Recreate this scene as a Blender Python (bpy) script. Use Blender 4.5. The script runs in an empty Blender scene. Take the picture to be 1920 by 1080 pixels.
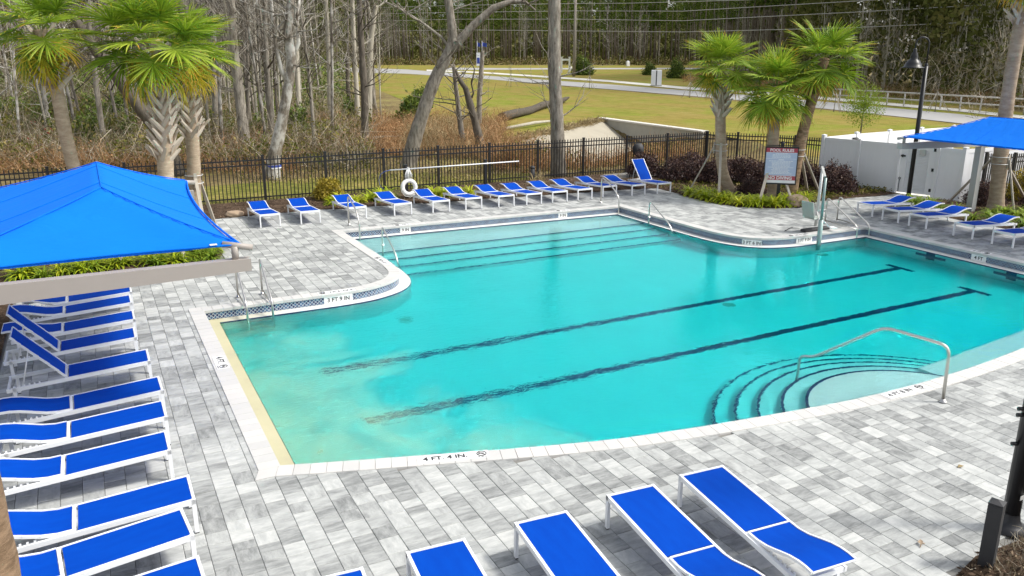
import bpy, bmesh, math, random
import numpy as np
from mathutils import Vector, Matrix, Euler

C = bpy.context.scene.collection
SC = bpy.context.scene
R_ = math.radians

# ------------------------------------------------------------------ camera
CAM_H = 5.0
FPX = 1537.88            # focal length in pixels of a 1920 wide frame
RM = np.array([[0.89033421, -0.12576789, 0.43759277],
               [-0.45530596, -0.24850032, 0.85495267],
               [0.00121635, -0.96043221, -0.27851121]])
cam_d = bpy.data.cameras.new('camera')
cam = bpy.data.objects.new('camera', cam_d)
C.objects.link(cam)
cam_d.sensor_width = 36.0
cam_d.lens = FPX / 1920 * 36.0
cam_d.clip_start = 0.1
cam_d.clip_end = 2000
cm = Matrix(((RM[0, 0], -RM[0, 1], -RM[0, 2], 0), (RM[1, 0], -RM[1, 1], -RM[1, 2], 0),
             (RM[2, 0], -RM[2, 1], -RM[2, 2], CAM_H), (0, 0, 0, 1)))
cam.matrix_world = cm
SC.camera = cam

# ------------------------------------------------------------------ light
SUN_DIR = Vector((0.80, -0.50, 1.15)).normalized()      # towards the sun
sun_el = math.asin(SUN_DIR.z)
sun_az = math.atan2(SUN_DIR.x, SUN_DIR.y)
w = bpy.data.worlds.new('World')
SC.world = w
w.use_nodes = True
nt = w.node_tree
bg = nt.nodes['Background']
sky = nt.nodes.new('ShaderNodeTexSky')
sky.sky_type = 'NISHITA'
sky.sun_disc = False
sky.sun_elevation = sun_el
sky.sun_rotation = sun_az
sky.air_density = 1.0
sky.dust_density = 3.0
sky.ozone_density = 1.0
hs = nt.nodes.new('ShaderNodeHueSaturation')      # thin high cloud: a greyer sky
hs.inputs['Saturation'].default_value = 0.38
nt.links.new(sky.outputs[0], hs.inputs['Color'])
nt.links.new(hs.outputs[0], bg.inputs[0])
bg.inputs[1].default_value = 0.15
sl = bpy.data.lights.new('sun', 'SUN')
sl.energy = 2.0
sl.angle = R_(9.0)
sl.color = (1.0, 0.965, 0.90)
so = bpy.data.objects.new('sun', sl)
C.objects.link(so)
so.rotation_euler = SUN_DIR.to_track_quat('Z', 'Y').to_euler()
SC.view_settings.view_transform = 'Standard'
SC.view_settings.look = 'None'
SC.view_settings.gamma = 1
SC.view_settings.use_curve_mapping = False
SC.view_settings.exposure = 0.70
SC.cycles.use_denoising = True
SC.cycles.transparent_max_bounces = 24
SC.cycles.max_bounces = 10
SC.cycles.sample_clamp_indirect = 0.0
SC.cycles.blur_glossy = 0.3


# ------------------------------------------------------------------ survey helpers (pixel of the photo -> place on the ground)
def ray(x, y):
    return RM @ np.array([x - 960.0, y - 540.0, FPX])


def g(x, y, z=0.0):
    r = ray(x, y)
    t = (z - CAM_H) / r[2]
    return (r[0] * t, r[1] * t)


def onY(x, y, Y):
    r = ray(x, y)
    t = Y / r[1]
    return Vector((r[0] * t, Y, r[2] * t + CAM_H))


def onX(x, y, X):
    r = ray(x, y)
    t = X / r[0]
    return Vector((X, r[1] * t, r[2] * t + CAM_H))


def ond(x, y, d):
    """point at horizontal distance d"""
    r = ray(x, y)
    t = d / math.hypot(r[0], r[1])
    return Vector((r[0] * t, r[1] * t, r[2] * t + CAM_H))


# ------------------------------------------------------------------ mesh building
class MB:
    def __init__(self):
        self.v = []
        self.f = []
        self.m = []
        self.a = []          # per face tone
        self.smooth = []

    def quad(self, pts, mi=0, tone=0.5, sm=False):
        n = len(self.v)
        self.v.extend([tuple(p) for p in pts])
        self.f.append(tuple(range(n, n + len(pts))))
        self.m.append(mi); self.a.append(tone); self.smooth.append(sm)

    def faces(self, vs, fs, mi=0, tone=0.5, sm=False):
        n = len(self.v)
        self.v.extend([tuple(p) for p in vs])
        for f in fs:
            self.f.append(tuple(i + n for i in f))
            self.m.append(mi); self.a.append(tone); self.smooth.append(sm)

    def box(self, x0, x1, y0, y1, z0, z1, mi=0, tone=0.5, M=None):
        vs = [Vector((x, y, z)) for z in (z0, z1) for x, y in ((x0, y0), (x1, y0), (x1, y1), (x0, y1))]
        if M is not None:
            vs = [M @ p for p in vs]
        self.faces(vs, [(3, 2, 1, 0), (4, 5, 6, 7), (0, 1, 5, 4), (1, 2, 6, 5), (2, 3, 7, 6), (3, 0, 4, 7)], mi, tone)

    def bbox(self, x0, x1, y0, y1, z0, z1, b, mi=0, tone=0.5, M=None):
        """box with its top edges chamfered by b"""
        vs = []
        for z, o in ((z0, 0), (z1 - b, 0), (z1, b)):
            vs += [Vector((x0 + o, y0 + o, z)), Vector((x1 - o, y0 + o, z)), Vector((x1 - o, y1 - o, z)), Vector((x0 + o, y1 - o, z))]
        if M is not None:
            vs = [M @ p for p in vs]
        fs = [(8, 9, 10, 11)]
        for k in (0, 4):
            for i in range(4):
                j = (i + 1) % 4
                fs.append((k + i, k + j, k + 4 + j, k + 4 + i))
        self.faces(vs, fs, mi, tone)

    def bar(self, p, q, w, h, mi=0, tone=0.5, up=Vector((0, 0, 1))):
        """rectangular bar from p to q, w wide, h high"""
        p = Vector(p); q = Vector(q)
        d = (q - p).normalized()
        if abs(d.dot(up)) > 0.99:
            up = Vector((0, 1, 0))
        s = d.cross(up).normalized()
        u = s.cross(d).normalized()
        vs = []
        for e in (p, q):
            for a, b in ((-1, -1), (1, -1), (1, 1), (-1, 1)):
                vs.append(e + s * (a * w / 2) + u * (b * h / 2))
        self.faces(vs, [(0, 1, 2, 3), (7, 6, 5, 4), (0, 4, 5, 1), (1, 5, 6, 2), (2, 6, 7, 3), (3, 7, 4, 0)], mi, tone)

    def tube(self, pts, rad, n=8, mi=0, tone=0.5, cap=True, sm=True, ell=None):
        pts = [Vector(p) for p in pts]
        if not hasattr(rad, '__len__'):
            rad = [rad] * len(pts)
        if len(rad) != len(pts):
            rad = list(np.interp(np.linspace(0, 1, len(pts)), np.linspace(0, 1, len(rad)), rad))
        base = len(self.v)
        prev = None
        for i, p in enumerate(pts):
            if i == 0:
                d = pts[1] - p
            elif i == len(pts) - 1:
                d = p - pts[i - 1]
            else:
                d = (pts[i + 1] - p).normalized() + (p - pts[i - 1]).normalized()
            if d.length < 1e-9:
                d = Vector((0, 0, 1))
            d.normalize()
            if prev is None:
                a = Vector((1, 0, 0)) if abs(d.x) < 0.8 else Vector((0, 1, 0))
                s = d.cross(a).normalized()
            else:
                s = prev - d * prev.dot(d)
                if s.length < 1e-6:
                    s = d.cross(Vector((0.3, 0.9, 0.1)))
                s.normalize()
            prev = s
            u = d.cross(s)
            for k in range(n):
                t = 2 * math.pi * k / n
                self.v.append(tuple(p + (s * math.cos(t) + u * math.sin(t)) * rad[i]))
        for i in range(len(pts) - 1):
            for k in range(n):
                a = base + i * n + k
                b = base + i * n + (k + 1) % n
                self.f.append((a, b, b + n, a + n))
                self.m.append(mi); self.a.append(tone); self.smooth.append(sm)
        if cap:
            self.f.append(tuple(base + k for k in reversed(range(n))))
            self.m.append(mi); self.a.append(tone); self.smooth.append(False)
            e = base + (len(pts) - 1) * n
            self.f.append(tuple(e + k for k in range(n)))
            self.m.append(mi); self.a.append(tone); self.smooth.append(False)

    def lathe(self, prof, n=16, o=(0, 0, 0), mi=0, tone=0.5, M=None):
        base = len(self.v)
        for r, z in prof:
            for k in range(n):
                t = 2 * math.pi * k / n
                p = Vector((o[0] + r * math.cos(t), o[1] + r * math.sin(t), o[2] + z))
                if M is not None:
                    p = M @ p
                self.v.append(tuple(p))
        for i in range(len(prof) - 1):
            for k in range(n):
                a = base + i * n + k
                b = base + i * n + (k + 1) % n
                self.f.append((a, b, b + n, a + n))
                self.m.append(mi); self.a.append(tone); self.smooth.append(True)

    def prism(self, poly, z0, z1, mi=0, tone=0.5):
        """poly counter-clockwise"""
        n = len(poly)
        vs = [(x, y, z0) for x, y in poly] + [(x, y, z1) for x, y in poly]
        fs = [tuple(range(n - 1, -1, -1)), tuple(range(n, 2 * n))]
        for i in range(n):
            j = (i + 1) % n
            fs.append((i, j, n + j, n + i))
        self.faces(vs, fs, mi, tone)

    def torus(self, c, R, r, n=28, k=12, M=None, mi=0):
        base = len(self.v)
        for i in range(n):
            t = 2 * math.pi * i / n
            for j in range(k):
                s = 2 * math.pi * j / k
                p = Vector(((R + r * math.cos(s)) * math.cos(t), (R + r * math.cos(s)) * math.sin(t), r * math.sin(s)))
                if M is not None:
                    p = M @ p
                self.v.append(tuple(p + Vector(c)))
        for i in range(n):
            for j in range(k):
                a = base + i * k + j
                b = base + i * k + (j + 1) % k
                c2 = base + ((i + 1) % n) * k + (j + 1) % k
                d = base + ((i + 1) % n) * k + j
                self.f.append((a, d, c2, b))
                self.m.append(mi); self.a.append(0.5); self.smooth.append(True)

    def mesh(self, name, mats):
        me = bpy.data.meshes.new(name)
        me.from_pydata(self.v, [], self.f)
        if not isinstance(mats, (list, tuple)):
            mats = [mats]
        for m in mats:
            me.materials.append(m)
        nf = len(me.polygons)
        me.polygons.foreach_set('material_index', self.m)
        me.polygons.foreach_set('use_smooth', self.smooth)
        at = me.attributes.new('tone', 'FLOAT', 'FACE')
        at.data.foreach_set('value', self.a)
        me.update()
        return me

    def build(self, name, mats, parent=None, kind=None, label=None, cat=None, group=None, loc=None):
        o = bpy.data.objects.new(name, self.mesh(name, mats))
        C.objects.link(o)
        if parent is not None:
            o.parent = parent
        if loc is not None:
            o.location = loc
        tag(o, label, cat, group, kind)
        return o


def tag(o, label=None, cat=None, group=None, kind=None):
    if label: o['label'] = label
    if cat: o['category'] = cat
    if group: o['group'] = group
    if kind: o['kind'] = kind


def thing(name, label, cat, loc=(0, 0, 0), rz=0.0, group=None):
    o = bpy.data.objects.new(name, None)
    o.empty_display_size = 0.1
    C.objects.link(o)
    o.location = loc
    o.rotation_euler = (0, 0, rz)
    tag(o, label, cat, group)
    return o


def copy_tree(o, parent=None):
    c = o.copy()
    C.objects.link(c)
    if parent is not None:
        c.parent = parent
    for ch in o.children:
        copy_tree(ch, c)
    return c


def link(name, me, parent=None, M=None, **kw):
    o = bpy.data.objects.new(name, me)
    C.objects.link(o)
    if parent is not None:
        o.parent = parent
    if M is not None:
        o.matrix_local = M
    tag(o, **kw)
    return o


def soup(name, V, F, mats, mi=None, tone=None, **kw):
    """big mesh from numpy arrays: V (n,3), F (m,4 or 3)"""
    me = bpy.data.meshes.new(name)
    n, m, k = len(V), len(F), F.shape[1]
    me.vertices.add(n)
    me.vertices.foreach_set('co', V.astype(np.float32).ravel())
    me.loops.add(m * k)
    me.polygons.add(m)
    me.loops.foreach_set('vertex_index', F.astype(np.int32).ravel())
    me.polygons.foreach_set('loop_start', np.arange(0, m * k, k, dtype=np.int32))
    me.polygons.foreach_set('loop_total', np.full(m, k, dtype=np.int32))
    for x in (mats if isinstance(mats, (list, tuple)) else [mats]):
        me.materials.append(x)
    if mi is not None:
        me.polygons.foreach_set('material_index', mi.astype(np.int32))
    at = me.attributes.new('tone', 'FLOAT', 'FACE')
    at.data.foreach_set('value', (tone if tone is not None else np.full(m, .5)).astype(np.float32))
    me.update(calc_edges=True)
    me.validate()
    o = bpy.data.objects.new(name, me)
    C.objects.link(o)
    p = kw.pop('parent', None)
    if p is not None:
        o.parent = p
    tag(o, **kw)
    return o


def unit(a):
    return a / np.maximum(np.linalg.norm(a, axis=1, keepdims=True), 1e-9)


def leaf_quads(rng, P, size, aspect=2.2, flat=0.0, up=None):
    """quads at points P with random orientation"""
    n = len(P)
    d = unit(rng.normal(size=(n, 3)) + (np.array(up) if up is not None else 0))
    e = rng.normal(size=(n, 3))
    e[:, 2] *= (1 - flat)
    s = unit(np.cross(d, e))
    L = (size * (0.6 + 0.8 * rng.random(n)))[:, None]
    W = L / aspect
    V = np.stack([P - s * W * .15, P + d * L * .5 - s * W * .5, P + d * L, P + d * L * .5 + s * W * .5], 1).reshape(-1, 3)
    F = np.arange(4 * n).reshape(n, 4)
    return V, F


def sticks(rng, P, D, L, wd, bend=0.25):
    """thin three-sided sticks (two crossed strips cheap version) from P along D"""
    n = len(P)
    D = unit(D)
    s = unit(np.cross(D, rng.normal(size=(n, 3))))
    b = unit(rng.normal(size=(n, 3))) * (L * bend)[:, None]
    m = P + D * (L * .5)[:, None] + b
    t = P + D * L[:, None]
    w_ = wd[:, None]
    V = np.stack([P - s * w_, P + s * w_, m + s * w_ * .7, m - s * w_ * .7, t + s * w_ * .25, t - s * w_ * .25], 1).reshape(-1, 3)
    i = np.arange(n)[:, None] * 6
    F = np.concatenate([i + np.array([[0, 1, 2, 3]]), i + np.array([[3, 2, 4, 5]])], 0)
    return V, F


# ------------------------------------------------------------------ materials
def newmat(name):
    m = bpy.data.materials.new(name)
    m.use_nodes = True
    t = m.node_tree
    return m, t, t.nodes['Principled BSDF']


def N(t, typ, **kw):
    n = t.nodes.new('ShaderNode' + typ)
    for k, v in kw.items():
        setattr(n, k, v)
    return n


def mixc(t, fac, a, b, blend='MIX'):
    n = N(t, 'Mix', data_type='RGBA', blend_type=blend)
    n.clamp_factor = True
    for s, v in ((0, fac), (6, a), (7, b)):
        if hasattr(v, 'is_output') or hasattr(v, 'links'):
            t.links.new(v, n.inputs[s])
        else:
            n.inputs[s].default_value = v if s == 0 else (*v[:3], 1)
    return n.outputs[2]


def ramp(t, src, stops):
    n = N(t, 'ValToRGB')
    e = n.color_ramp.elements
    while len(e) < len(stops):
        e.new(0.5)
    for el, (p, c) in zip(e, stops):
        el.position = p
        el.color = (*c[:3], 1) if hasattr(c, '__len__') else (c, c, c, 1)
    t.links.new(src, n.inputs[0])
    return n.outputs[0]


def noise(t, scale, detail=4, rough=0.55, vec=None, dist=0.0):
    n = N(t, 'TexNoise')
    n.inputs['Scale'].default_value = scale
    n.inputs['Detail'].default_value = detail
    n.inputs['Roughness'].default_value = rough
    n.inputs['Distortion'].default_value = dist
    if vec is not None:
        t.links.new(vec, n.inputs['Vector'])
    return n.outputs[0]


def coords(t, kind='Object', scale=None):
    n = N(t, 'TexCoord')
    o = n.outputs[kind]
    if scale is not None:
        mp = N(t, 'Mapping')
        mp.inputs['Scale'].default_value = scale
        t.links.new(o, mp.inputs[0])
        o = mp.outputs[0]
    return o


def position(t, scale=None):
    o = N(t, 'NewGeometry').outputs['Position']
    if scale is not None:
        mp = N(t, 'Mapping')
        mp.inputs['Scale'].default_value = scale
        t.links.new(o, mp.inputs[0])
        o = mp.outputs[0]
    return o


def bump(t, b, h, strength=0.3, dist=0.01):
    n = N(t, 'Bump')
    n.inputs['Strength'].default_value = strength
    n.inputs['Distance'].default_value = dist
    t.links.new(h, n.inputs['Height'])
    t.links.new(n.outputs[0], b.inputs['Normal'])


def simple(name, col, rough=0.6, metal=0.0, var=0.08, nscale=6.0, bmp=0.0, spec=0.5):
    m, t, b = newmat(name)
    v = noise(t, nscale, 5, 0.6, coords(t))
    c = mixc(t, v, [max(0, x * (1 - var)) for x in col], [min(1, x * (1 + var)) for x in col])
    t.links.new(c, b.inputs['Base Color'])
    b.inputs['Roughness'].default_value = rough
    b.inputs['Metallic'].default_value = metal
    b.inputs['Specular IOR Level'].default_value = spec
    if bmp:
        bump(t, b, noise(t, nscale * 8, 4, 0.6, coords(t)), bmp)
    return m


def attr(t, name='tone'):
    n = N(t, 'Attribute')
    n.attribute_name = name
    return n.outputs['Fac']


def objrand(t):
    return N(t, 'ObjectInfo').outputs['Random']


def math_(t, op, a, b=None, c=None):
    n = N(t, 'Math', operation=op)
    for i, v in enumerate((a, b, c)):
        if v is None: continue
        if hasattr(v, 'links'): t.links.new(v, n.inputs[i])
        else: n.inputs[i].default_value = v
    return n.outputs[0]


def leafmat(name, stops, rough=0.55, trans=0.25, obj=False, spec=0.3):
    """leaf: colour by per face tone (or per object), some light comes through"""
    m, t, b = newmat(name)
    f = attr(t)
    if obj:
        f = math_(t, 'ADD', math_(t, 'MULTIPLY', f, 0.6), math_(t, 'MULTIPLY', objrand(t), 0.4))
    c = ramp(t, f, stops)
    t.links.new(c, b.inputs['Base Color'])
    b.inputs['Roughness'].default_value = rough
    b.inputs['Specular IOR Level'].default_value = spec
    tr = N(t, 'BsdfTranslucent')
    t.links.new(c, tr.inputs[0])
    mx = N(t, 'MixShader')
    mx.inputs[0].default_value = trans
    out = t.nodes['Material Output']
    t.links.new(b.outputs[0], mx.inputs[1])
    t.links.new(tr.outputs[0], mx.inputs[2])
    t.links.new(mx.outputs[0], out.inputs[0])
    return m


# pavers
def paver_mat():
    m, t, b = newmat('paver_stone')
    tone = attr(t)
    pos = position(t)
    off = N(t, 'Combine' 'XYZ')
    k = math_(t, 'MULTIPLY', tone, 371.3)
    t.links.new(k, off.inputs[2])
    add = N(t, 'VectorMath', operation='ADD')
    t.links.new(pos, add.inputs[0]); t.links.new(off.outputs[0], add.inputs[1])
    m1 = N(t, 'Mapping'); m1.inputs['Scale'].default_value = (3.2, 11, 1)
    m2 = N(t, 'Mapping'); m2.inputs['Scale'].default_value = (10, 4, 1)
    t.links.new(add.outputs[0], m1.inputs[0]); t.links.new(add.outputs[0], m2.inputs[0])
    n1 = noise(t, 1.0, 7, 0.72, m1.outputs[0], 0.15)
    n2 = noise(t, 1.0, 7, 0.72, m2.outputs[0], 0.15)
    sel = math_(t, 'GREATER_THAN', math_(t, 'FRACT', math_(t, 'MULTIPLY', tone, 7.77)), 0.62)
    st = N(t, 'Mix', data_type='FLOAT')
    t.links.new(sel, st.inputs[0]); t.links.new(n1, st.inputs[2]); t.links.new(n2, st.inputs[3])
    base = math_(t, 'FRACT', math_(t, 'MULTIPLY', tone, 3.31))
    # tone of the whole stone plus cloudy streaks
    s = math_(t, 'ADD', math_(t, 'MULTIPLY', base, 0.47), math_(t, 'MULTIPLY', math_(t, 'SUBTRACT', st.outputs[0], 0.5), 1.35))
    s = math_(t, 'ADD', s, 0.41)
    big = noise(t, 0.35, 3, 0.5, pos)
    s = math_(t, 'ADD', s, math_(t, 'MULTIPLY', math_(t, 'SUBTRACT', big, 0.5), 0.28))
    c = ramp(t, s, [(0.0, (0.10, 0.105, 0.103)), (0.3, (0.20, 0.207, 0.202)), (0.55, (0.325, 0.333, 0.322)), (0.8, (0.44, 0.45, 0.432)), (1.0, (0.53, 0.535, 0.51))])
    t.links.new(c, b.inputs['Base Color'])
    b.inputs['Roughness'].default_value = 0.8
    b.inputs['Specular IOR Level'].default_value = 0.25
    bump(t, b, noise(t, 60, 4, 0.7, pos), 0.25, 0.004)
    return m


M = {}
M['paver'] = paver_mat()
M['joint'] = simple('joint_sand', (0.20, 0.195, 0.18), 0.95, nscale=20, var=0.25)


def coping_mat():
    m, t, b = newmat('coping_stone')
    pos = position(t)
    tone = attr(t)
    n1 = noise(t, 3, 4, 0.6, position(t))
    n2 = noise(t, 0.6, 3, 0.6, position(t))
    c = mixc(t, n1, (0.455, 0.452, 0.432), (0.545, 0.54, 0.52))
    c = mixc(t, math_(t, 'MULTIPLY', tone, 0.35), c, (0.70, 0.66, 0.61))
    st = ramp(t, n2, [(0.55, 0.0), (0.75, 0.25)])
    c = mixc(t, st, c, (0.5, 0.49, 0.45))
    t.links.new(c, b.inputs['Base Color'])
    b.inputs['Roughness'].default_value = 0.75
    b.inputs['Specular IOR Level'].default_value = 0.3
    bump(t, b, noise(t, 50, 4, 0.7, pos), 0.2, 0.003)
    return m


M['coping'] = coping_mat()
M['white_tile'] = simple('white_marker_tile', (0.80, 0.80, 0.78), 0.3, var=0.03)
M['black_ink'] = simple('black_lettering', (0.02, 0.02, 0.022), 0.5)


def plaster_mat():
    m, t, b = newmat('pool_plaster')
    pos = position(t)
    sep = N(t, 'SeparateXYZ'); t.links.new(pos, sep.inputs[0])
    n1 = noise(t, 1.6, 6, 0.65, pos)
    c = mixc(t, n1, (0.64, 0.66, 0.645), (0.73, 0.75, 0.73))
    # dry ledge along the west side holds the strongest stain
    lx = N(t, 'MapRange'); lx.inputs[1].default_value = 1.88; lx.inputs[2].default_value = 1.97; lx.inputs[3].default_value = 1; lx.inputs[4].default_value = 0
    t.links.new(sep.outputs[0], lx.inputs[0])
    ylow = ramp(t, noise(t, 1.3, 5, 0.6, pos), [(0.25, (0.30, 0.255, 0.07)), (0.5, (0.44, 0.395, 0.125)), (0.75, (0.52, 0.47, 0.19))])
    c = mixc(t, lx.outputs[0], c, ylow)
    # north ledge: fades from yellow to grey white
    ly = N(t, 'MapRange'); ly.inputs[1].default_value = 1.9; ly.inputs[2].default_value = 3.6; ly.inputs[3].default_value = 0.8; ly.inputs[4].default_value = 0
    t.links.new(sep.outputs[0], ly.inputs[0])
    zhi = math_(t, 'GREATER_THAN', sep.outputs[2], -0.24)
    c = mixc(t, math_(t, 'MULTIPLY', ly.outputs[0], zhi), c, ylow)
    c = mixc(t, math_(t, 'MULTIPLY', zhi, 0.45), c, (0.56, 0.54, 0.49))
    t.links.new(c, b.inputs['Base Color'])
    b.inputs['Roughness'].default_value = 0.7
    return m


M['plaster'] = plaster_mat()


def tile_mat(name, a, bb, line):
    """waterline tile: printed lattice of blue diamonds"""
    m, t, b = newmat(name)
    uv = N(t, 'UVMap'); 
    sep = N(t, 'SeparateXYZ'); t.links.new(uv.outputs[0], sep.inputs[0])
    u = math_(t, 'MULTIPLY', sep.outputs[0], 2.0)
    v = math_(t, 'MULTIPLY', sep.outputs[1], 2.0)
    p = math_(t, 'ADD', u, v); q = math_(t, 'SUBTRACT', u, v)
    fp = math_(t, 'ABSOLUTE', math_(t, 'SUBTRACT', math_(t, 'FRACT', p), 0.5))
    fq = math_(t, 'ABSOLUTE', math_(t, 'SUBTRACT', math_(t, 'FRACT', q), 0.5))
    ln = math_(t, 'GREATER_THAN', math_(t, 'MAXIMUM', fp, fq), 0.39)
    cell = N(t, 'TexWhiteNoise', noise_dimensions='3D')
    cv = N(t, 'CombineXYZ')
    t.links.new(math_(t, 'FLOOR', p), cv.inputs[0]); t.links.new(math_(t, 'FLOOR', q), cv.inputs[1])
    t.links.new(math_(t, 'MULTIPLY', attr(t), 91.0), cv.inputs[2])
    t.links.new(cv.outputs[0], cell.inputs['Vector'])
    cc = ramp(t, cell.outputs[0], [(0.0, a), (0.5, a), (0.55, bb), (1.0, bb)])
    c = mixc(t, ln, cc, line)
    t.links.new(c, b.inputs['Base Color'])
    b.inputs['Roughness'].default_value = 0.2
    return m


M['blue_tile'] = tile_mat('blue_diamond_tile', (0.008, 0.018, 0.085), (0.045, 0.11, 0.22), (0.40, 0.45, 0.48))
M['trim_tile'] = simple('navy_trim_tile', (0.015, 0.025, 0.10), 0.3, var=0.3, nscale=30)
M['grey_trim'] = simple('dark_grout_line', (0.07, 0.07, 0.075), 0.6)


def water_mat():
    m, t, b = newmat('pool_water')
    out = t.nodes['Material Output']
    t.nodes.remove(b)
    pos = position(t)
    mp = N(t, 'Mapping'); mp.inputs['Rotation'].default_value = (0, 0, R_(25)); mp.inputs['Scale'].default_value = (1.0, 1.7, 1)
    t.links.new(pos, mp.inputs[0])
    n1 = noise(t, 5.0, 3, 0.55, mp.outputs[0], 0.3)
    n2 = noise(t, 0.8, 2, 0.5, pos)
    calm = noise(t, 0.12, 2, 0.5, pos)
    h = math_(t, 'ADD', math_(t, 'MULTIPLY', n1, 0.6), math_(t, 'MULTIPLY', n2, 1.2))
    bp = N(t, 'Bump')
    sep = N(t, 'SeparateXYZ'); t.links.new(pos, sep.inputs[0])
    # more ripples at the west end, where the breeze comes in
    mr = N(t, 'MapRange'); mr.inputs[1].default_value = 2; mr.inputs[2].default_value = 11; mr.inputs[3].default_value = WATER_R0; mr.inputs[4].default_value = WATER_R1
    t.links.new(sep.outputs[0], mr.inputs[0])
    t.links.new(mr.outputs[0], bp.inputs['Strength'])
    bp.inputs['Distance'].default_value = 0.05
    t.links.new(h, bp.inputs['Height'])
    fr = N(t, 'Fresnel'); fr.inputs[0].default_value = 1.33
    t.links.new(bp.outputs[0], fr.inputs['Normal'])
    gl = N(t, 'BsdfGlossy'); gl.inputs['Roughness'].default_value = 0.02
    gl.inputs[0].default_value = (0.42, 0.66, 0.70, 1)
    t.links.new(bp.outputs[0], gl.inputs['Normal'])
    if REFRACT:
        rf = N(t, 'BsdfRefraction'); rf.inputs['IOR'].default_value = 1.33; rf.inputs['Roughness'].default_value = 0.0
        rf.inputs[0].default_value = (1, 1, 1, 1)
        t.links.new(bp.outputs[0], rf.inputs['Normal'])
    else:
        rf = N(t, 'BsdfTransparent')
    mx = N(t, 'MixShader')
    t.links.new(fr.outputs[0], mx.inputs[0]); t.links.new(rf.outputs[0], mx.inputs[1]); t.links.new(gl.outputs[0], mx.inputs[2])
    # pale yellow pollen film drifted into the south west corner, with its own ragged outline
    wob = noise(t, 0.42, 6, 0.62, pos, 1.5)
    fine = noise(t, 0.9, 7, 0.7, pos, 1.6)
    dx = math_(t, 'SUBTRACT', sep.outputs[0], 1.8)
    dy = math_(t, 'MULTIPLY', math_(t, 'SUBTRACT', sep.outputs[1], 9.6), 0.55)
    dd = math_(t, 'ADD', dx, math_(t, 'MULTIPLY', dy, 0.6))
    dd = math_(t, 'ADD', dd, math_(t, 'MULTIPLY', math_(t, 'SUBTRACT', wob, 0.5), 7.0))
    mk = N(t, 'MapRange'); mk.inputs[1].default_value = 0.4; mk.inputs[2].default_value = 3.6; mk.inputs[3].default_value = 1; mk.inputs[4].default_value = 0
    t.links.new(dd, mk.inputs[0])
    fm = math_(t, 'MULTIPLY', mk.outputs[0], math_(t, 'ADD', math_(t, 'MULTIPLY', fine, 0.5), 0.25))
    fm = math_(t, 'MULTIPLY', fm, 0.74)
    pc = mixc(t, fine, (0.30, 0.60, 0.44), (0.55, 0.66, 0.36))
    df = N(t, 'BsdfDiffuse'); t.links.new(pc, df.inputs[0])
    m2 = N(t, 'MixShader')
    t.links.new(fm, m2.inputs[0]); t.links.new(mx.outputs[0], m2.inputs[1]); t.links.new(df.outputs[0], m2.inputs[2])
    t.links.new(m2.outputs[0], out.inputs['Surface'])
    va = N(t, 'VolumeAbsorption')
    va.inputs['Color'].default_value = WATER_COL
    va.inputs['Density'].default_value = WATER_DENS
    t.links.new(va.outputs[0], out.inputs['Volume'])
    return m


REFRACT = True
WATER_R0, WATER_R1 = 0.80, 0.13
# absorption coefficient = (1-colour)*density
WATER_COL = (0.0, 0.972, 0.978, 1)
WATER_DENS = 1.5
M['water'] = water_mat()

M['blue_sling'] = None
def sling_mat():
    m, t, b = newmat('blue_mesh_sling')
    pos = coords(t)
    n = noise(t, 3, 5, 0.6, coords(t, 'Object', (1, 3, 1)))
    c = mixc(t, n, (0.0, 0.040, 0.33), (0.0, 0.068, 0.45))
    wv = N(t, 'TexWave'); wv.inputs['Scale'].default_value = 60; t.links.new(pos, wv.inputs[0])
    c = mixc(t, math_(t, 'MULTIPLY', wv.outputs['Fac'], 0.12), c, (0.0, 0.03, 0.30))
    t.links.new(c, b.inputs['Base Color'])
    b.inputs['Roughness'].default_value = 0.7
    b.inputs['Specular IOR Level'].default_value = 0.06
    bump(t, b, wv.outputs['Fac'], 0.15, 0.002)
    return m
M['blue_sling'] = sling_mat()
M['white_frame'] = simple('white_powder_coat', (0.80, 0.81, 0.82), 0.4, var=0.03)


def canopy_mat():
    m, t, b = newmat('blue_shade_cloth')
    n = noise(t, 1.2, 4, 0.6, coords(t))
    c = mixc(t, n, (0.0, 0.18, 0.80), (0.0, 0.215, 0.88))
    t.links.new(c, b.inputs['Base Color'])
    b.inputs['Roughness'].default_value = 0.8
    b.inputs['Specular IOR Level'].default_value = 0.2
    wr = noise(t, 1.6, 4, 0.55, coords(t, 'Object', (0.5, 1.6, 1)), 1.2)
    bump(t, b, wr, 0.35, 0.10)
    tr = N(t, 'BsdfTranslucent'); t.links.new(c, tr.inputs[0])
    mx = N(t, 'MixShader'); mx.inputs[0].default_value = 0.2
    t.links.new(b.outputs[0], mx.inputs[1]); t.links.new(tr.outputs[0], mx.inputs[2])
    t.links.new(mx.outputs[0], t.nodes['Material Output'].inputs[0])
    return m


M['canopy'] = canopy_mat()
M['taupe'] = simple('taupe_painted_steel', (0.36, 0.325, 0.29), 0.5, var=0.04)
M['grey_steel'] = simple('grey_painted_steel', (0.42, 0.42, 0.40), 0.45, var=0.04)
M['steel'] = simple('stainless_rail', (0.62, 0.60, 0.56), 0.28, metal=1.0, var=0.05)
M['black'] = simple('black_metal', (0.012, 0.012, 0.014), 0.4, var=0.2)
M['black_rough'] = simple('black_textured_metal', (0.03, 0.03, 0.032), 0.65, var=0.2, bmp=0.2)
M['vinyl'] = simple('white_vinyl', (0.82, 0.83, 0.84), 0.35, var=0.02)
M['galv'] = simple('galvanised_steel', (0.55, 0.55, 0.53), 0.5, metal=0.3, var=0.08)
M['pale_rail'] = simple('pale_painted_rail', (0.58, 0.55, 0.50), 0.6, var=0.06)
M['lift_grey'] = simple('pale_grey_seat', (0.34, 0.38, 0.34), 0.5)
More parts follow.
